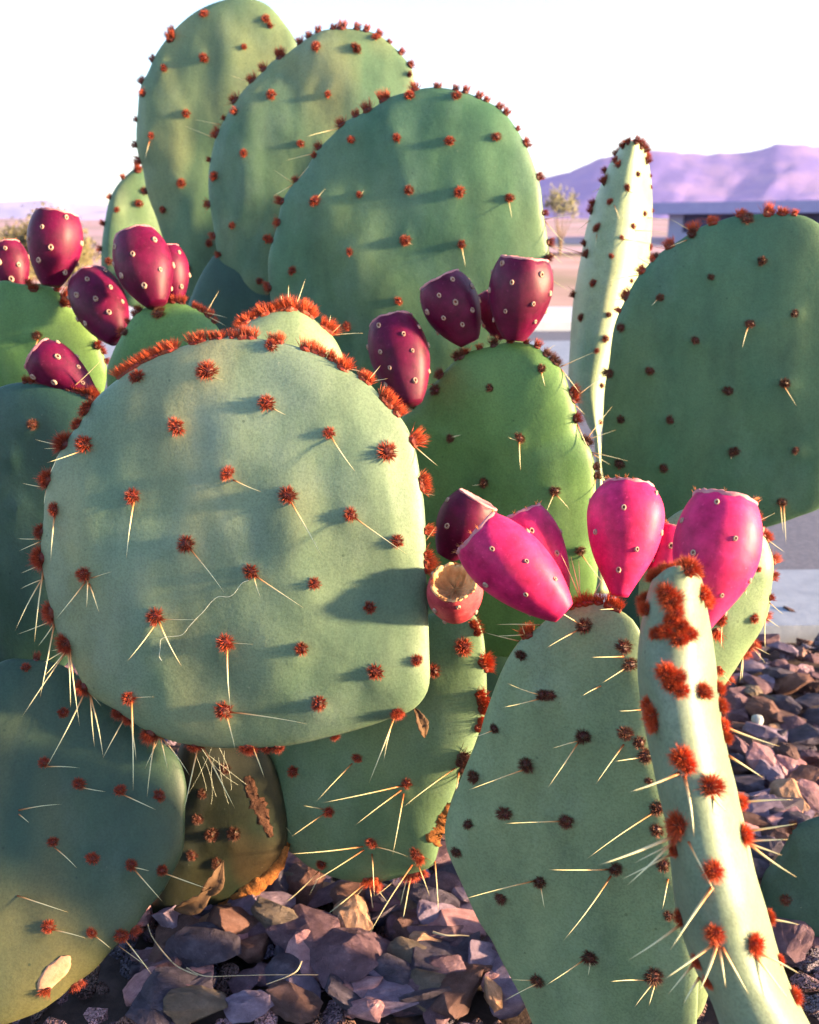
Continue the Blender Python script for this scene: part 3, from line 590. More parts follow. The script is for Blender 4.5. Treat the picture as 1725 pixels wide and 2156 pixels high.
add_spines(fp, S(4, [(1350,230,1410,243,.8),(520,690,300,765),(845,1010,800,1372),(1475,875,1650,948),(345,1100,322,1388),(540,1520,352,1755),(555,1500,548,1680),(565,1530,625,1710),(580,1495,708,1455,.8),(1200,1310,1418,1592),(990,1775,800,2022),(1000,1760,1150,2050),(1010,1755,1250,1757,.8),(1600,1470,1648,1620),(1610,1480,1918,1683),(1435,1930,1462,2336),(1460,1905,1600,1915,.7),(400,660,220,618),(390,670,278,678),(360,720,315,835),(280,920,142,895),(290,940,280,1030),(240,1245,110,1245),(235,1260,120,1325),(245,1410,130,1465),(262,1450,220,1900),(275,1480,100,1830),(270,1500,130,1565),(300,1770,110,1850),(300,1790,240,1925),(300,1790,255,2250),(430,1940,280,2115),(440,1940,505,2431),(430,1940,275,2030),(415,1960,142,2371),(410,1940,320,1955),(430,1935,445,2310)])
  + S(7, [(535,50,285,545),(550,80,650,470),(550,90,600,405),(775,240,650,480),(830,110,840,680),(850,95,975,90,.8),(805,260,860,490),(980,340,932,722),(1010,350,1060,545),(1020,350,1195,585),(1000,360,915,545),(1250,430,1162,815),(1280,440,1485,795),(1425,190,1485,425),(1450,185,1940,262),(1595,400,1670,600),(500,180,640,150,.5)])
  + S(5, [(365,600,520,820),(110,1010,308,1358),(510,1110,848,1345),(480,160,555,190),(630,200,680,150),(630,210,725,235),(910,660,1040,785),(930,640,985,625,.6),(0,425,82,465),(960,960,1025,972,.6),(970,1260,1030,1170,.7)])
  + S(8, [(770,220,605,635),(765,230,700,500)]), .42, 1.0)

# ---- right foreground plant
G = plant('prickly pear in the right foreground with a tall thick edge-on pad and hot pink fruits', .14, .46)
f = T(6, [(1315,1750),(1110,1760,1.0),(1345,1440,.6)])
fr = make_pad(G, T(0, [(1560,1075),(1607,1125),(1620,1152),(1628,1185),(1623,1239),(1617,1285),(1597,1332),(1567,1375),(1537,1422),(1500,1470),(1440,1500),(1380,1440),(1350,1330),(1350,1200),(1400,1100),(1480,1060)]), .62, 6, 2, M_sage2, .011, .001, 70, f)
add_tufts(fr, f, 'ball', 'orange', .8)
add_tufts(fr, T(6, [(1375,1080,1.1),(1400,1200),(1410,1240,.8),(1445,1385,1.1),(1460,1485),(1415,1620,.7),(1400,1740,.9),(1330,1930,1.1),(1280,1980,1.1),(1085,2070),(1170,2140,1.1),(1080,1840,1.5)]), 'fan', 'orange', .75, .6)
add_spines(fr, S(6, [(1380,1090,1445,1085),(1410,1230,1505,1330),(1410,1650,1500,1725),(1395,1750,1385,1940),(1400,1750,1480,1810),(1320,1940,1385,2030),(1330,1940,1415,1980),(1265,1990,1225,2150),(1250,1990,1235,2140),(1110,1770,1105,1945),(1260,1570,1265,1605),(1090,2080,1170,2160)]), .3, .8)
f = (T(6, [(240,1800,1.0),(490,1930,1.05),(530,2040,.9)]) + T(8, [(1400,290,.9),(1600,520),(1270,595,.9),(1460,825,.9),(1235,895,.85),(1160,1070,.8),(1685,1260),(1440,1360,.8),(1670,1880),(1700,80,.8)])
     + T(9, [(25,80,.9),(235,340,1.05),(500,320,1.1),(590,380,.8),(630,460,.9),(130,875),(440,1175),(275,1735),(680,1850,1.3),(705,790),(700,930,.8),(650,620,.7),(740,1150,.9),(770,1470,.8)]) + T(0, [(1097,1380,.9)]))
rf = make_pad(G, T(0, [(1193,1283),(1217,1271),(1260,1266),(1300,1282),(1340,1315),(1375,1400),(1405,1500),(1432,1650),(1452,1800),(1465,1950),(1470,2100),(1450,2300),(1400,2480),(1340,2570),(1270,2560),(1210,2420),(1150,2240),(1108,2120),(1058,2024),(1035,1977),(1008,1937),(978,1871),(955,1821),(941,1785),(937,1745),(947,1698),(966,1650),(992,1587),(1010,1547),(1022,1504),(1058,1409),(1092,1352),(1122,1329),(1165,1294)]), .580, -23, 3, M_sage2, .010, .0010, 72, f, N=180, K=44)
TUFTR = .0044
add_tufts(rf, f, 'ball', 'brown', 1.15)
add_tufts(rf, T(6, [(-20,1700),(20,1690,1.2),(60,1680,1.2),(100,1650,1.1),(140,1640,1.1),(200,1630,1.2),(240,1620,1.5),(270,1610,1.3),(330,1620),(400,1650,1.4),(440,1660,1.5),(480,1650,1.2),(-180,1820,1)]), 'fan', 'orange', .85, .9)
add_tufts(rf, T(5, [(1580,1800,1.2),(1600,1820,1)]) , 'fan', 'orange', 1, .8)
add_spines(rf, S(9, [(345,20,228,85),(210,370,10,665),(215,365,40,415),(490,390,315,640),(610,470,430,497),(695,810,260,1115),(110,875,-265,890),(400,1180,10,1180),(410,1220,105,1630),(770,1240,735,1430),(240,1750,0,1910),(280,1730,265,1850),(640,1880,400,1890),(690,1880,560,2050),(690,1890,650,2040),(600,170,455,178,.7)])
  + S(8, [(1390,300,1255,345),(1700,80,1480,0),(1690,100,1450,155),(1610,540,1230,680),(1660,1250,1200,1370),(1690,1280,1715,1425),(1645,1880,1500,1875),(1690,1890,1460,2010)])
  + S(6, [(220,1790,20,1665),(210,1820,0,1940),(490,1990,275,1995),(520,2050,350,2160),(450,1690,330,1695),(205,1600,90,1340),(215,1600,155,1350),(190,1600,205,1370),(270,1580,370,1480)])
  + S(5, [(1540,1880,1340,1840),(1560,1650,1410,1790),(1450,1670,1570,1790),(1560,1780,1400,1860)]), .45, .95)
TUFTR = .0042
es = [((1420,1191),(1434,1191)),((1402,1198),(1452,1197)),((1385,1212),(1468,1208)),((1370,1230),(1480,1226)),((1355,1290),(1491,1282)),((1346,1340),(1497,1330)),((1341,1390),(1503,1385)),((1343,1437),(1509,1430)),((1357,1521),(1521,1511)),((1373,1604),(1537,1596)),((1385,1671),(1553,1658)),((1400,1737),(1565,1722)),((1413,1837),(1586,1820)),((1427,1937),(1615,1912)),((1447,2004),(1634,1985)),((1467,2054),(1652,2045)),((1497,2115),(1678,2105)),((1540,2230),(1730,2200)),((1600,2340),(1790,2290)),((1680,2420),(1840,2370))]
ed = make_edge_pad(G, es, [.40,.40,.40,.40,.40,.40,.398,.396,.393,.390,.387,.385,.382,.380,.379,.378,.377,.376,.376,.376], [.002,.010,.017,.024,.032,.038,.043,.047,.052,.055,.057,.058,.06,.06,.058,.055,.05,.045,.035,.025], 0, M_edge, 14, 'thick pale pad seen edge-on with fluffy orange tufts, sunlit on its right side', squash=2.2)
add_tufts(ed, T(6, [(640,1400,1.5),(690,1350,1.4),(740,1320,1.4),(800,1300,1.4),(860,1320,1.4),(920,1370,1.3),(960,1410,1.3),(700,1420,1.4),(760,1400,1.5),(850,1400,1.5),(900,1440,1.4),(650,1460,1.2)]), 'bush', 'orange', .66, .6)
add_tufts(ed, T(6, [(570,1610,1.5),(620,1650,1.5),(640,1700,1.3),(590,1680,1.3),(760,1590,1.4),(790,1640,1.4),(820,1710,1.4),(790,1770,1.3),(850,1800,1.5),(900,1850,1.4),(750,1840,1.4),(700,1850,1.2),(840,1880,1.4),(985,1600,1.3),(1005,1650,1.2),(760,2100,1.6),(820,2130,1.5)]) + T(9, [(790,20,1.6),(850,50,1.5),(985,60,1.3),(1100,40,1.2),(1135,150,1.2),(1142,270,1.2),(1155,350,1.1),(650,140,1.3),(690,270,1.5),(680,210,1.3),(860,480,1.7),(890,530,1.4),(1040,660,1.5),(840,900,1.7),(820,950,1.3),(820,1060,1.1),(1255,750,1.3),(1240,960,1.6),(1065,1190,1.9),(1070,1580,1.8),(1310,1650,1.5),(1430,1480,1.4),(850,1480,1.2),(960,1760,1.2),(1030,1890,1.2),(1560,1980,1.3),(1470,1750,1.0)]), 'bush', 'orange', .62, .45)
add_spines(ed, S(9, [(840,570,520,690),(875,590,930,970),(1050,720,1150,820),(900,1000,1070,1330),(830,960,330,1150,1.2),(810,1000,510,1280),(800,1080,480,1240,.8),(800,1020,560,1140,.8),(1050,1290,785,1690),(1260,750,1560,740),(1260,940,1583,890),(1260,1000,1583,1225),(1260,1000,1530,990),(1260,1010,1490,1090),(1440,1490,1600,1530),(1060,1650,750,1870),(1080,1650,960,1960),(1095,1660,1135,1930),(1110,1670,1280,1970),(1330,1700,1600,1840),(1320,1720,1540,2010),(860,1520,520,1750),(930,1780,770,1970),(970,1860,870,2030),(1150,460,1370,600),(1150,270,1475,400)]), .30, 1.45)
# lower, unseen pads that carry the foreground plant
make_pad(G, T(0, [(1560,2300),(1700,2260),(1840,2330),(1930,2560),(1900,2850),(1780,3050),(1640,3050),(1540,2850),(1500,2560)]), .40, 20, 4, M_sage2, .016, N=64, K=14)
TUFTR = .0054
make_fruit(G, (1178,1262), (1096,1082), 62, .548, M_fpink, .006, dots=12, seed=21, spiky=10, cupdepth=.05)
make_fruit(G, (1188,1290), (1004,1122), 79, .525, M_fpink, .006, dots=14, seed=22, spiky=12, cupdepth=.06)
make_fruit(G, (1304,1255), (1324,1022), 83, .54, M_fpink, .012, dots=12, seed=23, spiky=14, cupdepth=.05, prof=[(0,.22),(.08,.34),(.18,.50),(.32,.72),(.46,.88),(.6,.97),(.72,1.0),(.82,.96),(.9,.86),(.96,.74),(1,.64)])
make_fruit(G, (1385,1232), (1418,1108), 42, .55, M_fpink, 0, dots=8, seed=24, spiky=5)
make_fruit(G, (1478,1335), (1526,1052), 92, .455, M_fpink, .010, dots=16, seed=25, spiky=16, cupdepth=.05, prof=[(0,.10),(.08,.24),(.18,.44),(.32,.70),(.46,.89),(.58,.98),(.68,1.0),(.78,.97),(.87,.90),(.94,.82),(1,.72)])
# fruits between the front and middle pads
make_fruit(B, (938,1172), (1006,1052), 60, .68, M_fdark, -.006, dots=12, seed=26, cupdepth=.06)
f10 = make_fruit(B, (962,1286), (955,1226), 57, .645, M_fred, -.040, rough_lip=.10, cup=M_cuporange, dots=10, seed=27, cupdepth=.28, prof=[(0,.5),(.1,.66),(.3,.86),(.5,.98),(.7,1.0),(.85,.95),(.95,.85),(1,.78)])

# ---- dark pad in the lower right corner
H = plant('dark blue-green prickly pear pad cut off by the lower right corner', .33, .72)
f = T(9, [(1515,1370)])
cn = make_pad(H, T(0, [(1678,1737),(1657,1771),(1633,1811),(1607,1844),(1600,1904),(1615,2004),(1650,2090),(1710,2170),(1800,2180),(1880,2080),(1900,1920),(1850,1790),(1760,1720)]), .72, -16, 6, M_blue, .013, .001, 80, f)
add_tufts(cn, f, 'ball', 'brown', .9); add_tufts(cn, T(9, [(1560,900),(1545,940)]), 'fan', 'brown', .8, .6)
# hidden pad that carries the pale pad behind the hot pink fruits
make_pad(G, T(0, [(1455,1440),(1485,1500),(1498,1620),(1500,1760),(1505,1900),(1500,2040),(1470,2140),(1430,2140),(1400,2040),(1385,1880),(1385,1700),(1400,1540),(1425,1455)]), .60, 0, 0, M_sage2, .016, N=64, K=14)
# ============================================================ the setting
def sheet(name, x0, x1, y0, y1, z, mat, nx=1, ny=1, rot=0, piv=(0, 0), amp=0, fn=None):
    V, F = [], []
    for j in range(ny + 1):
        for i in range(nx + 1):
            x = x0 + (x1 - x0) * i / nx; y = y0 + (y1 - y0) * j / ny
            V.append(Vector((x, y, z + (fn(x, y) if fn else 0))))
    for j in range(ny):
        for i in range(nx): a = j * (nx + 1) + i; F.append([a, a + 1, a + nx + 2, a + nx + 1])
    o = link(name, mesh_from(name, V, F, mat)); return tag(o, kind='structure')
def gm(name, a, b, scale, rough=.95, bs=.5, bd=.01, c=None, sc2=0):
    k = NT(name); co = k.coord(rand=False); x = k.ramp(k.noise(co, scale, 6, .65), [(.3, a), (.7, b)])
    if c: x = k.mix(k.ramp(k.noise(co, sc2, 4), [(.45, (0, 0, 0)), (.6, (1, 1, 1))]), x, c)
    k.base(x, rough, .2); k.bump(k.noise(co, scale * 3, 5, .7), bs, bd); return k.m
M_desert = gm('desert_soil', (.42, .22, .20), (.62, .36, .34), .35, c=(.30, .20, .14), sc2=.12)
sheet('desert_ground', -9000, 9000, -3000, 9000, -.06, M_desert)
M_bed = gm('bed_soil', (.05, .035, .035), (.13, .085, .08), 60, bd=.004)
# the gravel bed ends at an oblique pale concrete walk, with the road beyond it
p0 = ground(1690, 1335); p1 = ground(1165, 775)            # near edge of the walk, two points on it
dirw = Vector((1, .02, 0)).normalized(); nrm = Vector((-dirw.y, dirw.x, 0))
if nrm.y < 0: nrm = -nrm
if (ground(1690, 1215) - p0).dot(nrm) < 0: nrm = -nrm
def band(name, d0, d1, z0, mat, l0=-60, l1=90, thick=.1):
    V = []
    for z in (z0, z0 - thick):
        for d, l in ((d0, l0), (d1, l0), (d1, l1), (d0, l1)):
            q = p0 + nrm * d + dirw * l; V.append(Vector((q.x, q.y, z)))
    F = [[0, 1, 2, 3], [7, 6, 5, 4], [0, 4, 5, 1], [1, 5, 6, 2], [2, 6, 7, 3], [3, 7, 4, 0]]
    m = mesh_from(name, V, F, mat, False); bm = bmesh.new(); bm.from_mesh(m); bmesh.ops.recalc_face_normals(bm, faces=bm.faces); bm.to_mesh(m); bm.free()
    return tag(link(name, m), kind='structure')
M_conc = gm('pale_concrete', (.22, .24, .32), (.30, .32, .41), 30, bd=.001)
M_asph = gm('asphalt', (.10, .10, .14), (.17, .16, .21), 120, bd=.003)
M_curb = gm('white_kerb', (.45, .45, .52), (.56, .56, .62), 20, bd=.001)
W1 = abs((ground(1690, 1215) - p0).dot(nrm))
band('gravel_soil', -6, 0, -.012, M_bed, -12, 14, .05)
band('pavement', 0, W1, .012, M_conc)
W2 = abs((ground(1180, 775) - p0).dot(nrm)); W3 = abs((ground(1180, 727) - p0).dot(nrm)); W4 = abs((ground(1180, 685) - p0).dot(nrm)); W5 = abs((ground(1180, 652) - p0).dot(nrm))
band('road', W1, W2, -.03, M_asph, thick=.02)
band('kerb', W2, W3, .02, M_conc)
band('far_road', W3, W4, -.03, M_asph, thick=.02)
band('far_pavement', W4, W5, .02, M_curb)

# ---- mountains
def ridge(name, pts, dist, mat, base=480, seed=0, deep=900):
    V, F = [], []; n = 160; xs = [p[0] for p in pts]
    for i in range(n + 1):
        x = xs[0] + (xs[-1] - xs[0]) * i / n
        for (a, b), (c, d) in zip(pts, pts[1:]):
            if a <= x <= c: y = b + (d - b) * (x - a) / (c - a)
        h = (base - y) / FPX * dist / math.cos(R(TILT)) * 1.0 ; X = (x - 862.5) / FPX * dist
        h = CAMH + (dist * math.tan(math.atan((1078 - y) / FPX) - R(TILT)))
        X = (x - 862.5) / FPX * dist / (math.cos(math.atan((1078 - y) / FPX) - R(TILT))) * math.cos(math.atan((1078 - y) / FPX)) 
        K = 26
        for k in range(K + 1):
            t = k / K; yy = dist - deep * (1 - t)
            sp = abs(noise.noise(Vector((i * .11 + seed, t * 2.2, 1)))) * 1.0 + .5 * abs(noise.noise(Vector((i * .3 + seed, t * 5, 2))))
            z = h * (t ** 1.35) * (1 - .35 * sp * (1 - t) * 1.6 * min(1, t * 4)); 
            if t == 1: z = h + h * .015 * noise.noise(Vector((i * .9, 0, seed)))
            V.append(Vector((X * yy / dist + 60 * noise.noise(Vector((i * .2, t * 4, seed))) * (1 - t), yy, max(z, -8 * (1 - t) - 1))))
        V.append(Vector((X * 1.3, dist + 2500, -5)))
    K = 27
    for i in range(n):
        for k in range(K): a = i * (K + 1) + k; F.append([a, a + K + 1, a + K + 2, a + 1])
    m = mesh_from(name, V, F, mat); bm = bmesh.new(); bm.from_mesh(m); bmesh.ops.recalc_face_normals(bm, faces=bm.faces); bm.to_mesh(m); bm.free()
    return tag(link(name, m), kind='structure')
M_mtn = gm('hazed_mountain_rock', (.12, .085, .30), (.155, .11, .35), .004, bs=.25, bd=15, c=(.23, .15, .33), sc2=.006)  # violet of distance haze put into the rock colour
M_mtn2 = gm('hazed_far_mountain_rock', (.40, .34, .56), (.48, .42, .62), .004, bs=.3, bd=20)  # paler violet, more painted haze for the farther range
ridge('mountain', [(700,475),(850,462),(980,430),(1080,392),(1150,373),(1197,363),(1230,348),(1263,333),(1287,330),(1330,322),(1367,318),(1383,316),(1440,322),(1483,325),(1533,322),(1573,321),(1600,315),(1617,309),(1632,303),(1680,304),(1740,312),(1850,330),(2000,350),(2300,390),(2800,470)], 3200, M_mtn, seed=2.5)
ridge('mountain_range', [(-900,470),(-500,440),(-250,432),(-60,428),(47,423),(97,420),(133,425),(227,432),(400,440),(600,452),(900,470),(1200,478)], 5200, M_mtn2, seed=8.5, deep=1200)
hz = lambda x, y: 1.2 * noise.noise(Vector((x * .03, y * .03, 0)))
M_scrub = gm('scrubland', (.40, .22, .24), (.60, .36, .40), .05, c=(.26, .20, .16), sc2=.09)
sheet('desert_rise', -160, 260, 24, 300, -.02, M_scrub, 60, 40, fn=lambda x, y: max(0, (y - 24) / 276) * (3.2 + 1.5 * noise.noise(Vector((x * .03, y * .03, 0)))))

# ---- low building across the road, seen behind the big right pad
def boxm(V, F, x0, x1, y0, y1, z0, z1):
    i = len(V); V += [Vector(p) for p in ((x0, y0, z0), (x1, y0, z0), (x1, y1, z0), (x0, y1, z0), (x0, y0, z1), (x1, y0, z1), (x1, y1, z1), (x0, y1, z1))]
    F += [[i + a for a in q] for q in ((3, 2, 1, 0), (4, 5, 6, 7), (0, 1, 5, 4), (1, 2, 6, 5), (2, 3, 7, 6), (3, 0, 4, 7))]
def boxo(name, parent, M, mat, boxes):
    V, F = [], []
    for b in boxes: boxm(V, F, *b)
    return link(name, mesh_from(name, V, F, mat, False), parent, M)
M_wall = gm('building_wall', (.30, .28, .42), (.36, .33, .48), 2, bd=.01)
M_dkwall = gm('shaded_wall', (.07, .06, .12), (.10, .09, .16), 2, bd=.01)  # shade of the front wall put into a dark colour
M_roofl = gm('pale_roof', (.30, .26, .46), (.36, .32, .52), 3, bd=.01)
q0 = ground(1380, 512); d0 = 34.0
bp = Vector(((1375 - 862.5) / FPX * d0 * 1.02, d0, 0)); BM_ = Matrix.Translation(bp) @ Matrix.Rotation(R(-38), 4, 'Z')
bd_ = link('building', None, None, BM_); tag(bd_, 'long low building with pale flat roof and dark shaded front, across the road', 'building')
boxo('wall', bd_, BM_, M_wall, [(0, 26, 0, 9, -.3, .42), (0, .5, 0, 9, .42, 1.0), (25.5, 26, 0, 9, .42, 1.0), (.5, 25.5, 8.6, 9, .42, 1.0)])
boxo('shaded_front', bd_, BM_, M_dkwall, [(.5, 25.5, .1, .3, .42, 1.0)])  # dark strip painted as the shaded front wall, no glazing
boxo('roof', bd_, BM_, M_roofl, [(-.4, 26.4, -.5, 9.4, 1.0, 1.36)])

# ---- bushes and a small tree
def leaf_mat(name, a, b):
    k = NT(name); c = k.coord(rand=False); k.base(k.ramp(k.noise(c, 1.2, 3), [(.3, a), (.7, b)]), .8, .2); return k.m
M_olive = leaf_mat('olive_leaves', (.10, .085, .045), (.20, .165, .09)); M_bark = plain('bark', (.12, .08, .05), (.22, .15, .10), 4)
def tree(name, label, cat, x, y, zc, rx, rz, n, leaf, trunkh, seed, mat):
    rs = random.Random(seed); M = Matrix.Translation((x, y, 0)); e = link(name, None, None, M); tag(e, label, cat)
    V, F = [], []
    limbs = []
    for i in range(9):
        a = rs.uniform(0, 6.28); tip = Vector((math.cos(a) * rx * rs.uniform(.4, .85), math.sin(a) * rx * rs.uniform(.4, .85), zc + rz * rs.uniform(-.3, .8)))
        p = Vector((0, 0, -.05)); st = Vector((math.cos(a) * .1 * rx, math.sin(a) * .1 * rx, trunkh))
        prev = None
        for k in range(7):
            t = k / 6; c = p.lerp(st, min(1, t * 2)) if t < .5 else st.lerp(tip, (t - .5) * 2)
            r = (.05 * rx) * (1 - t * .85)
            ring = [c + Vector((math.cos(j * 1.047) * r, math.sin(j * 1.047) * r, 0)) for j in range(6)]; i0 = len(V); V += ring
            if prev is not None:
                for j in range(6): q = (j + 1) % 6; F.append([prev + j, prev + q, i0 + q, i0 + j])
            prev = i0
        limbs.append(tip)
    link('trunk', mesh_from('trunk', V, F, M_bark), e, M)
    V, F = [], []
    cl = [(l + rvec() * rx * .2, rx * rs.uniform(.22, .42)) for l in limbs for _ in range(3)]
    for i in range(n):
        c, r = rs.choice(cl); p = c + Vector((rs.gauss(0, .5), rs.gauss(0, .5), rs.gauss(0, .45))) * r
        a = rvec() * leaf * rs.uniform(.6, 1.3); b = a.orthogonal().normalized() * leaf * .45; i0 = len(V)
        V += [p - a, p + b, p + a, p - b]; F.append([i0, i0 + 1, i0 + 2, i0 + 3])
    link('crown', mesh_from('crown', V, F, mat, False), e, M)
def place(px, py, dist):   # ground position under a photo column at a distance
    return ((px - 862.5) / FPX * dist * 1.03, dist)
x, y = place(190, 480, 9.0); tree('bush', 'dry olive-brown bush behind the wine-red fruits at the left', 'bush', x, y, .22, .42, .34, 6500, .022, .1, 3, M_olive)
x, y = place(60, 480, 12.0); tree('bush', 'brownish bush half hidden at the far left edge below the hills', 'bush', x, y, .15, .55, .3, 5000, .026, .1, 4, M_olive)
x, y = place(1160, 450, 22.0); tree('tree', 'thin pale olive tree on the far side of the road, beside the tall back pads', 'tree', x, y, .95, .42, .30, 900, .04, .3, 5, leaf_mat('pale_olive_leaves', (.15, .14, .09), (.24, .22, .14)))

# ---- rocks
def rmat(name, a, b, c):
    k = NT(name); co = k.coord(); x = k.ramp(k.noise(co, 1.6, 8, .75), [(.32, a), (.52, b), (.7, c)])
    x = k.mix(k.ramp(k.noise(co, 13, 4, .75), [(.60, (0, 0, 0)), (.68, (.55, .55, .55))]), x, tuple(v * .35 for v in a))
    x = k.mix(k.ramp(k.noise(co, 9, 4, .75), [(.64, (0, 0, 0)), (.70, (.5, .5, .5))]), x, tuple(min(.8, v * 1.5) for v in c))
    k.base(x, .85, .3); p = k.bump(k.noise(co, 3.2, 8, .75), 1.0, .16); k.bump(k.noise(co, 16, 6, .8), .9, .03, p); return k.m
RM = {'mauve': (rmat('rock_mauve', (0.113, 0.060, 0.081), (0.211, 0.117, 0.155), (0.348, 0.206, 0.255)), 'mauve grey'),
      'slate': (rmat('rock_slate', (0.055, 0.043, 0.064), (0.110, 0.085, 0.126), (0.211, 0.167, 0.229)), 'dark slate grey'),
      'pink': (rmat('rock_pink', (0.348, 0.159, 0.185), (0.567, 0.285, 0.325), (0.769, 0.444, 0.491)), 'pale pink'),
      'lav': (rmat('rock_lavender', (0.193, 0.131, 0.202), (0.311, 0.222, 0.325), (0.476, 0.349, 0.491)), 'lavender grey'),
      'rust': (rmat('rock_rust', (0.134, 0.059, 0.052), (0.213, 0.104, 0.091), (0.329, 0.183, 0.169)), 'rusty brown'),
      'brown': (rmat('rock_brown', (0.088, 0.044, 0.044), (0.156, 0.083, 0.081), (0.256, 0.143, 0.140)), 'dark brown'),
      'olive': (rmat('rock_olive', (0.137, 0.099, 0.079), (0.220, 0.159, 0.131), (0.329, 0.246, 0.211)), 'olive grey'),
      'tan': (rmat('rock_tan', (0.439, 0.222, 0.140), (0.659, 0.365, 0.246), (0.842, 0.523, 0.386)), 'tan')}
RKEYS = list(RM)
def rock_bm(seed, flat=.6, n=13):
    rs = random.Random(seed); bm = bmesh.new(); pts = []
    while len(pts) < n:
        v = Vector((rs.uniform(-1, 1), rs.uniform(-1, 1), rs.uniform(-1, 1)))
        m = max(abs(v.x), abs(v.y), abs(v.z)); s = v.length
        if m < .2: continue
        v = v / (m * .45 + s * .55); v.z *= flat
        if all((v - q).length > .42 for q in pts): pts.append(v)
        elif rs.random() < .02: pts.append(v)
    for p in pts: bm.verts.new(p)
    r = bmesh.ops.convex_hull(bm, input=bm.verts[:])
    bmesh.ops.delete(bm, geom=[g for g in set(r['geom_interior'] + r['geom_unused']) if isinstance(g, bmesh.types.BMVert)], context='VERTS')
    bmesh.ops.dissolve_limit(bm, angle_limit=R(14), verts=bm.verts[:], edges=bm.edges[:])
    bmesh.ops.bevel(bm, geom=bm.edges[:], offset=.032, segments=2, profile=.6, affect='EDGES', clamp_overlap=True)
    bmesh.ops.triangulate(bm, faces=bm.faces[:])
    bmesh.ops.subdivide_edges(bm, edges=[e for e in bm.edges if e.calc_length() > .24], cuts=3, use_grid_fill=True)
    for v in bm.verts: v.co += v.co.normalized() * (.055 * noise.noise(v.co * 2.3 + Vector((seed, 0, 0))) + .045 * noise.noise(v.co * 6 + Vector((seed, 3, 0))) + .02 * noise.noise(v.co * 15))
    bmesh.ops.recalc_face_normals(bm, faces=bm.faces[:])
    return bm
ROCKS = {}
def rock_mesh(i, key, flat=.6):
    k = (i, key, flat)
    if k not in ROCKS:
        bm = rock_bm(i * 17 + 3, flat); m = bpy.data.meshes.new('rock'); bm.to_mesh(m); bm.free(); m.materials.append(RM[key][0])
        m.polygons.foreach_set('use_smooth', [False] * len(m.polygons)); ROCKS[k] = m
    return ROCKS[k]
placed = []
def put_rock(x, y, z, sx, sy, sz, key, label, rs, tilt=18, group='landscaping rocks in the gravel bed'):
    M = Matrix.Translation((x, y, z)) @ Matrix.Rotation(R(rs.uniform(-30, 30)), 4, 'Z') @ Matrix.Rotation(R(rs.uniform(-tilt, tilt)), 4, 'X') @ Matrix.Rotation(R(rs.uniform(-tilt, tilt)), 4, 'Y') @ Matrix.Diagonal((sx, sy, sz, 1))
    o = link('rock', rock_mesh(rs.randrange(14), key), None, M); tag(o, label, 'rock', group); placed.append((x, y, max(sx, sy))); return o
rs = random.Random(5)
near = [(500,200,220,130,'lav','lying beside the orange corky edge of the old pad'),(680,100,150,140,'rust','wedge-shaped, under the left end of the lowest pad'),(820,140,220,90,'mauve','low and wide, right under the lowest pad'),
 (680,330,230,190,'mauve','broad, in the middle of the gravel left of the thorn cluster'),(230,410,240,190,'slate','large square-cornered, below the old brown pad'),(590,490,160,130,'slate','rounded, with a straw lying just under it'),
 (870,440,270,220,'mauve','biggest in the gravel, a blunt triangle in the bottom centre'),(1080,510,260,110,'lav','long flat, sunlit at its right end, in front of the biggest one'),(900,270,150,160,'tan','upright and catching the sun under the thorn cluster'),
 (1220,440,230,150,'olive','veined, behind the long flat one'),(1400,280,200,140,'pink','large, against the left edge of the tall foreground pad'),(1230,340,160,60,'pink','thin flat chip below the thorn cluster'),(1450,390,90,110,'rust','small rough, beside the foreground pad'),
 (1470,490,130,70,'rust','smooth maroon-tinted, near the foreground pad'),(1420,600,230,170,'brown','big smooth, at the bottom right of the gravel'),(1560,600,60,160,'tan','narrow sunlit sliver at the foot of the foreground pad'),
 (880,600,180,130,'slate','round-backed, under the biggest one'),(1100,620,200,120,'lav','lumpy with pink patches, at the bottom of the gravel'),(970,670,130,70,'pink','low pale chip at the very bottom'),(90,590,210,160,'slate','broad bluish, in the bottom left corner of the gravel'),
 (200,560,130,90,'slate','small wedge behind the broad bluish one'),(420,650,180,90,'lav','with a pink end, at the bottom left'),(640,620,200,120,'brown','shaded, under the straw'),(390,330,100,70,'pink','small knobbly, beside the big square-cornered one'),
 (460,370,100,110,'rust','small orange-tinted, left of the middle'),(1270,570,170,150,'olive','dull mottled, between the long flat and the big smooth ones'),(1060,180,150,120,'mauve','half hidden by the thorn cluster'),(1230,240,230,80,'brown','long and dark, in the shade behind the pale chip'),(1340,110,130,100,'mauve','small, where the lowest pad meets the foreground pad'),(1550,540,60,60,'pink','tiny pale lump by the foreground pad')]
for k, (x, y, w_, h_, key, where) in enumerate(near):
    q = T(10, [(x, y)])[0]; g = ground(q[0], q[1], .018); s = (g - CAM).dot(FW) / FPX * .4584
    hz_ = max(.008, h_ * s * .45)
    put_rock(g.x, g.y, hz_ * .55 + .004, w_ * s * .76, h_ * s * .85, hz_ * 1.45, key, RM[key][1] + ' rock ' + where, rs, 12)
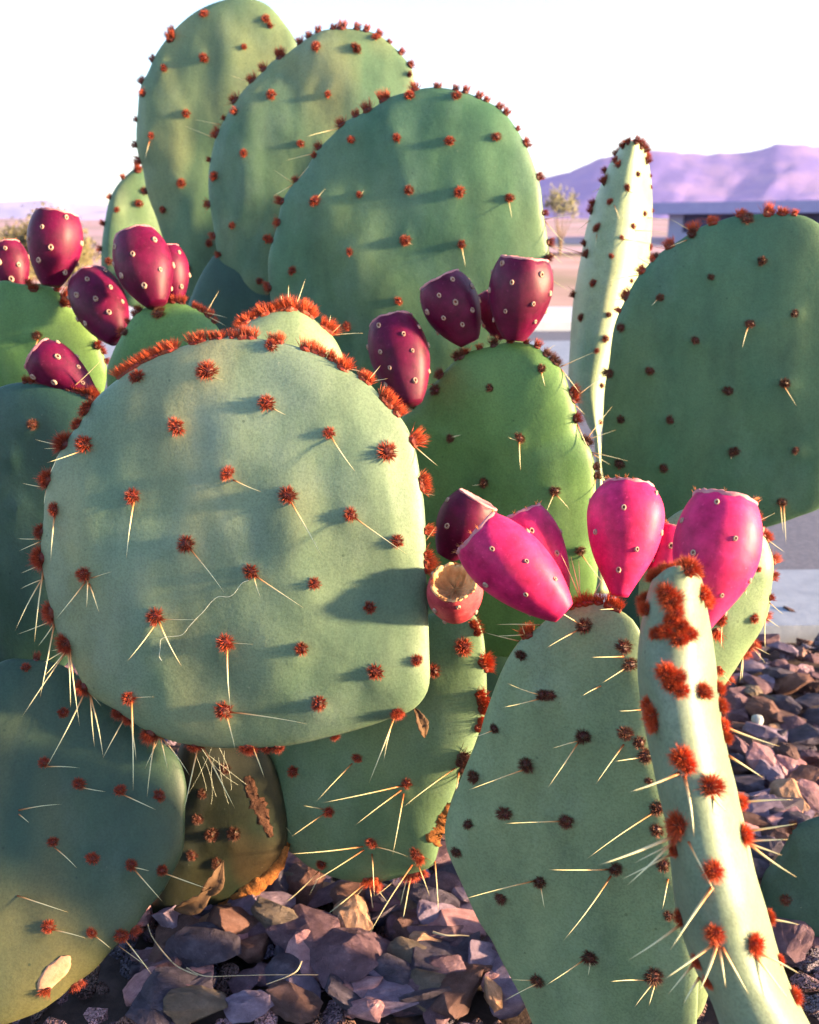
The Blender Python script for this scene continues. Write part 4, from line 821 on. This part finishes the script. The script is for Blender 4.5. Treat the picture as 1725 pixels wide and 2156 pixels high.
far = [(290,640,110,60,'mauve','at the edge of the pale walk'),(385,690,120,50,'lav','flat, just below the pale walk'),(250,880,110,90,'mauve','blunt, near the rim of the pale pad'),(205,930,70,90,'olive','upright, beside the pale pad'),(292,970,60,90,'olive','upright egg-shaped, in the right-hand gravel'),
 (290,1045,130,130,'rust','large reddish, in the right-hand gravel'),(390,1000,110,110,'slate','large, at the right edge of the photo'),(170,1110,110,60,'rust','flat reddish, left of the white pebble'),(190,1190,90,100,'brown','dark, under the flat reddish one'),(265,1290,110,150,'pink','tall pale, the brightest in the right-hand gravel'),
 (372,1320,60,70,'pink','small, just right of the tall pale one'),(335,1175,150,90,'slate','wide, below the white pebble'),(400,1260,100,110,'brown','half out of the picture at the right edge'),(200,1390,160,80,'slate','long, below the tall pale one'),(395,1430,110,90,'mauve','shadowed, at the right edge'),
 (270,1480,150,60,'lav','thin flat, beside the orange tuft'),(400,1570,190,80,'pink','wide, cut off by the right edge'),(230,1600,190,60,'brown','long dark, behind the edge-on pad'),(230,1650,90,70,'pink','small, next to the edge-on pad'),(305,1720,120,80,'lav','bright, above the corner pad'),(260,1840,120,90,'slate','pitted, between the edge-on pad and the corner pad'),(430,500,60,55,'brown','lying alone on the pale walk')]
for k, (x, y, w_, h_, key, where) in enumerate(far):
    q = T(11, [(x, y)])[0]; g = ground(q[0], q[1], .015); s = (g - CAM).dot(FW) / FPX * .4002
    hz_ = max(.008, h_ * s * .5)
    put_rock(g.x, g.y, hz_ * .55 + .004, w_ * s * .78, h_ * s * .95, hz_ * 1.4, key, RM[key][1] + ' rock ' + where, rs, 14)
q = T(11, [(250, 1095)])[0]; g = ground(q[0], q[1], .02)
pm = rock_bm(99, .8, 16); [setattr(v, 'co', v.co.lerp(v.co.normalized() * .8, .7)) for v in pm.verts]; m = bpy.data.meshes.new('pebble'); pm.to_mesh(m); pm.free()
m.materials.append(plain('white_pebble', (.30, .30, .32), (.42, .42, .44), 200)); m.polygons.foreach_set('use_smooth', [True] * len(m.polygons))
tag(link('pebble', m, None, Matrix.Translation(g) @ Matrix.Scale(.0075, 4)), 'small round white pebble among the rocks at the right', 'pebble')
# smaller fill rocks, individually placed where the photo shows bare gravel
def inbed(x, y): 
    q = Vector((x, y, 0)) - Vector((p0.x, p0.y, 0)); return q.dot(nrm) < -.02
cnt = 0
wts = ['mauve'] * 5 + ['slate'] * 5 + ['pink'] * 2 + ['lav'] * 3 + ['rust'] + ['brown'] * 2 + ['lav'] * 2 + ['olive'] * 2 + ['tan']
for tries in range(4000):
    if cnt >= 200: break
    if rs.random() < .55: q = (rs.uniform(290, 1120), rs.uniform(1790, 2156))
    else: q = (rs.uniform(1500, 1725), rs.uniform(1320, 1990))
    if q[0] > 1400 and q[0] < 1500 + (q[1] - 1400) * .18: continue
    g = ground(q[0], q[1])
    if not inbed(g.x, g.y): continue
    if any((g.x - a) ** 2 + (g.y - b) ** 2 < (c * .42) ** 2 for a, b, c in placed): continue
    key = rs.choice(wts); s = rs.uniform(.008, .022)
    zone = 'in the gravel at bottom centre' if q[0] < 1300 else 'in the gravel right of the edge-on pad'
    put_rock(g.x, g.y, s * .35, s * rs.uniform(.9, 1.4), s * rs.uniform(.8, 1.2), s * rs.uniform(.7, 1.0), key, 'small ' + RM[key][1] + ' rock ' + zone, rs, 30, 'small rocks ' + zone)
    cnt += 1
# the rest of the bed: uncountable gravel
bigV, bigF, bigI = [], [], []; lib = []
for i in range(8):
    bm = rock_bm(200 + i * 5, .6, 10); lib.append(([v.co.copy() for v in bm.verts], [[v.index for v in f.verts] for f in bm.faces])); 
    bm.verts.index_update(); lib[-1] = ([v.co.copy() for v in bm.verts], [[v.index for v in f.verts] for f in bm.faces]); bm.free()
keys = ['mauve', 'slate', 'brown', 'lav', 'rust', 'pink']
n_ = 0
while n_ < 3600:
    x = rs.uniform(-1.0, 2.2); y = rs.uniform(.2, 2.6)
    if n_ < 1500: x = rs.uniform(-.45, .75); y = rs.uniform(.45, 1.3)
    if not inbed(x, y): continue
    s = rs.uniform(.005, .012) if y < 1.3 else rs.uniform(.009, .02); vs, fs_ = rs.choice(lib)
    M = Matrix.Rotation(rs.uniform(0, 6.28), 3, 'Z') @ Matrix.Rotation(rs.uniform(-.6, .6), 3, 'X'); i0 = len(bigV); mi = rs.choice([0, 0, 0, 1, 1, 1, 2, 2, 3, 4, 5])
    sx, sy, sz = s * rs.uniform(.8, 1.4), s * rs.uniform(.8, 1.3), s * rs.uniform(.7, 1); c = Vector((x, y, -.004 + s * .3))
    for v in vs: bigV.append(c + M @ Vector((v.x * sx, v.y * sy, v.z * sz)))
    for f_ in fs_: bigF.append([i0 + a for a in f_]); bigI.append(mi)
    n_ += 1
tag(link('gravel', mesh_from('gravel', bigV, bigF, [RM[k][0] for k in keys], False, bigI)), 'mixed mauve, slate and brown angular gravel covering the bed', 'gravel', kind='stuff')

# ---- loose things
def tube(name, pts, r, mat, label, cat, taper=True, parent=None, seg=8):
    V, F = [], []; P = []
    for i in range(len(pts) - 1):
        p = [pts[max(0, i - 1)], pts[i], pts[i + 1], pts[min(len(pts) - 1, i + 2)]]
        for k in range(seg):
            t = k / seg; P.append(.5 * ((2 * p[1]) + (p[2] - p[0]) * t + (2 * p[0] - 5 * p[1] + 4 * p[2] - p[3]) * t * t + (3 * p[1] - p[0] - 3 * p[2] + p[3]) * t ** 3))
    P.append(pts[-1]); n = len(P)
    for i, c in enumerate(P):
        d = (P[min(n - 1, i + 1)] - P[max(0, i - 1)]).normalized(); a = d.orthogonal().normalized(); b = d.cross(a); rr = r * (1 - .6 * i / n if taper else 1)
        for k in range(6): V.append(c + (a * math.cos(k * 1.047) + b * math.sin(k * 1.047)) * rr)
    for i in range(n - 1):
        for k in range(6): q = (k + 1) % 6; F.append([i * 6 + k, i * 6 + q, i * 6 + 6 + q, i * 6 + 6 + k])
    c0 = sum(V, Vector()) / len(V)
    o = link(name, mesh_from(name, [v - c0 for v in V], F, mat), parent, Matrix.Translation(c0))
    if label: tag(o, label, cat)
    return o
hair = [surf(fp, *q)[0] + Vector((0, -.0012, 0)) for q in T(4, [(1575,1505),(1530,1525),(1480,1590),(1440,1610),(1385,1608),(1340,1640),(1290,1700),(1240,1750),(1195,1800),(1150,1850),(1060,1862),(1020,1880),(1015,1940),(1010,1985),(1025,2010)])]
tube('fibre', hair, .00013, M_fibre, 'fine pale fibre strung across the face of the biggest pad', 'fibre', False)
def gp(t, pts, z): return [ground(a, b, z) for a, b in T(t, pts)]
tube('straw', gp(7, [(935,1525),(960,1600),(1030,1700),(1120,1790),(1250,1850)], .03), .0004, M_straw, 'thin curved straw arching below the bottom left pad', 'straw', False)
tube('straw', gp(7, [(1180,1800),(1250,1840),(1330,1855),(1500,1850),(1725,1845),(2010,1845)], .032), .0004, M_straw, 'long pale straw lying flat across the rocks at the bottom', 'straw')
tube('straw', gp(8, [(180,1760),(150,1820),(80,1860),(0,1890),(-40,1905)], .032), .0006, M_straw, 'short forked straw beside the rounded slate rock', 'straw')
tube('straw', gp(8, [(1010,1575),(1090,1595),(1180,1595),(1240,1600)], .03), .0008, M_straw, 'pale straw by the foot of the foreground pad', 'straw')
def leaf(cx, cy, d, L, W, ang, label):
    V, F = [], []; n, m = 12, 6
    for i in range(n + 1):
        t = i / n; wv = W * math.sin(math.pi * t ** .8) ** 1.1 + .0004
        for j in range(m + 1):
            s = j / m * 2 - 1; V.append(Vector((s * wv, (t - .5) * L, abs(s) * wv * .55 + .004 * math.sin(t * 3) + .0022 * noise.noise(Vector((i * .8, j * .9, d * 9))))))
    for i in range(n):
        for j in range(m): a = i * (m + 1) + j; F.append([a, a + 1, a + m + 2, a + m + 1])
    me = mesh_from('dry_leaf', V, F, M_leafdry); M = Matrix.Translation(at(cx, cy, d)) @ Matrix(((RT.x, UP.x, -FW.x, 0), (RT.y, UP.y, -FW.y, 0), (RT.z, UP.z, -FW.z, 0), (0, 0, 0, 1))) @ Matrix.Rotation(R(ang), 4, 'Z') @ Matrix.Rotation(R(25), 4, 'Y')
    o = link('dry_leaf', me, None, M); sm = o.modifiers.new('thickness', 'SOLIDIFY'); sm.thickness = .0004; tag(o, label, 'leaf', 'dry leaves caught at the foot of the pads')
leaf(448, 1850, .70, .030, .0065, -30, 'curled brown dry leaf leaning on the old brown-green pad')
leaf(410, 1890, .70, .034, .007, -60, 'dark brown dry leaf lying below the curled one')
leaf(882, 1520, .645, .022, .0035, 22, 'thin brown dry flake hanging at the lower right edge of the biggest pad')
# cobweb between the biggest pad and the old pad
rs2 = random.Random(3); wv, wf = [], []
c0 = at(430, 1600, .665)
for i in range(9):
    a = at(rs2.uniform(385, 490), rs2.uniform(1560, 1600), .655); b = at(rs2.uniform(385, 520), rs2.uniform(1610, 1700), .70); r_ = .00007
    mid = (a + b) / 2 + rvec() * .006; prev = None
    for k in range(9):
        t = k / 8; c = a * (1 - t) ** 2 + mid * 2 * t * (1 - t) + b * t * t; i0 = len(wv)
        wv += [c + Vector((r_, 0, 0)) - c0, c + Vector((-r_ / 2, r_, 0)) - c0, c + Vector((-r_ / 2, -r_, 0)) - c0]
        if prev is not None:
            for j in range(3): q = (j + 1) % 3; wf.append([prev + j, prev + q, i0 + q, i0 + j])
        prev = i0
tag(link('cobweb', mesh_from('cobweb', wv, wf, M_fibre), None, Matrix.Translation(c0)), 'dusty tangled cobweb under the lower edge of the biggest pad', 'cobweb')

# ---- evening air that deepens the violet painted into the far hills
hv = [(-6000, -400, -9.5), (6500, -400, -9.5), (6500, 8500, -9.5), (-6000, 8500, -9.5), (-6000, -400, 500), (6500, -400, 500), (6500, 8500, 500), (-6000, 8500, 500)]
hm = bpy.data.meshes.new('haze')
hm.from_pydata(hv, [], [[3, 2, 1, 0], [4, 5, 6, 7], [0, 1, 5, 4], [1, 2, 6, 5], [2, 3, 7, 6], [3, 0, 4, 7]])
hmat = bpy.data.materials.new('haze'); hmat.use_nodes = True; ht = hmat.node_tree
ht.nodes.remove(ht.nodes['Principled BSDF']); pv = ht.nodes.new('ShaderNodeVolumePrincipled')
pv.inputs['Color'].default_value = (.55, .50, .95, 1); pv.inputs['Density'].default_value = .00007; pv.inputs['Anisotropy'].default_value = .2
ht.links.new(pv.outputs[0], ht.nodes['Material Output'].inputs['Volume']); hm.materials.append(hmat)
tag(link('haze', hm), 'thin violet evening haze over the desert', 'haze', kind='stuff')
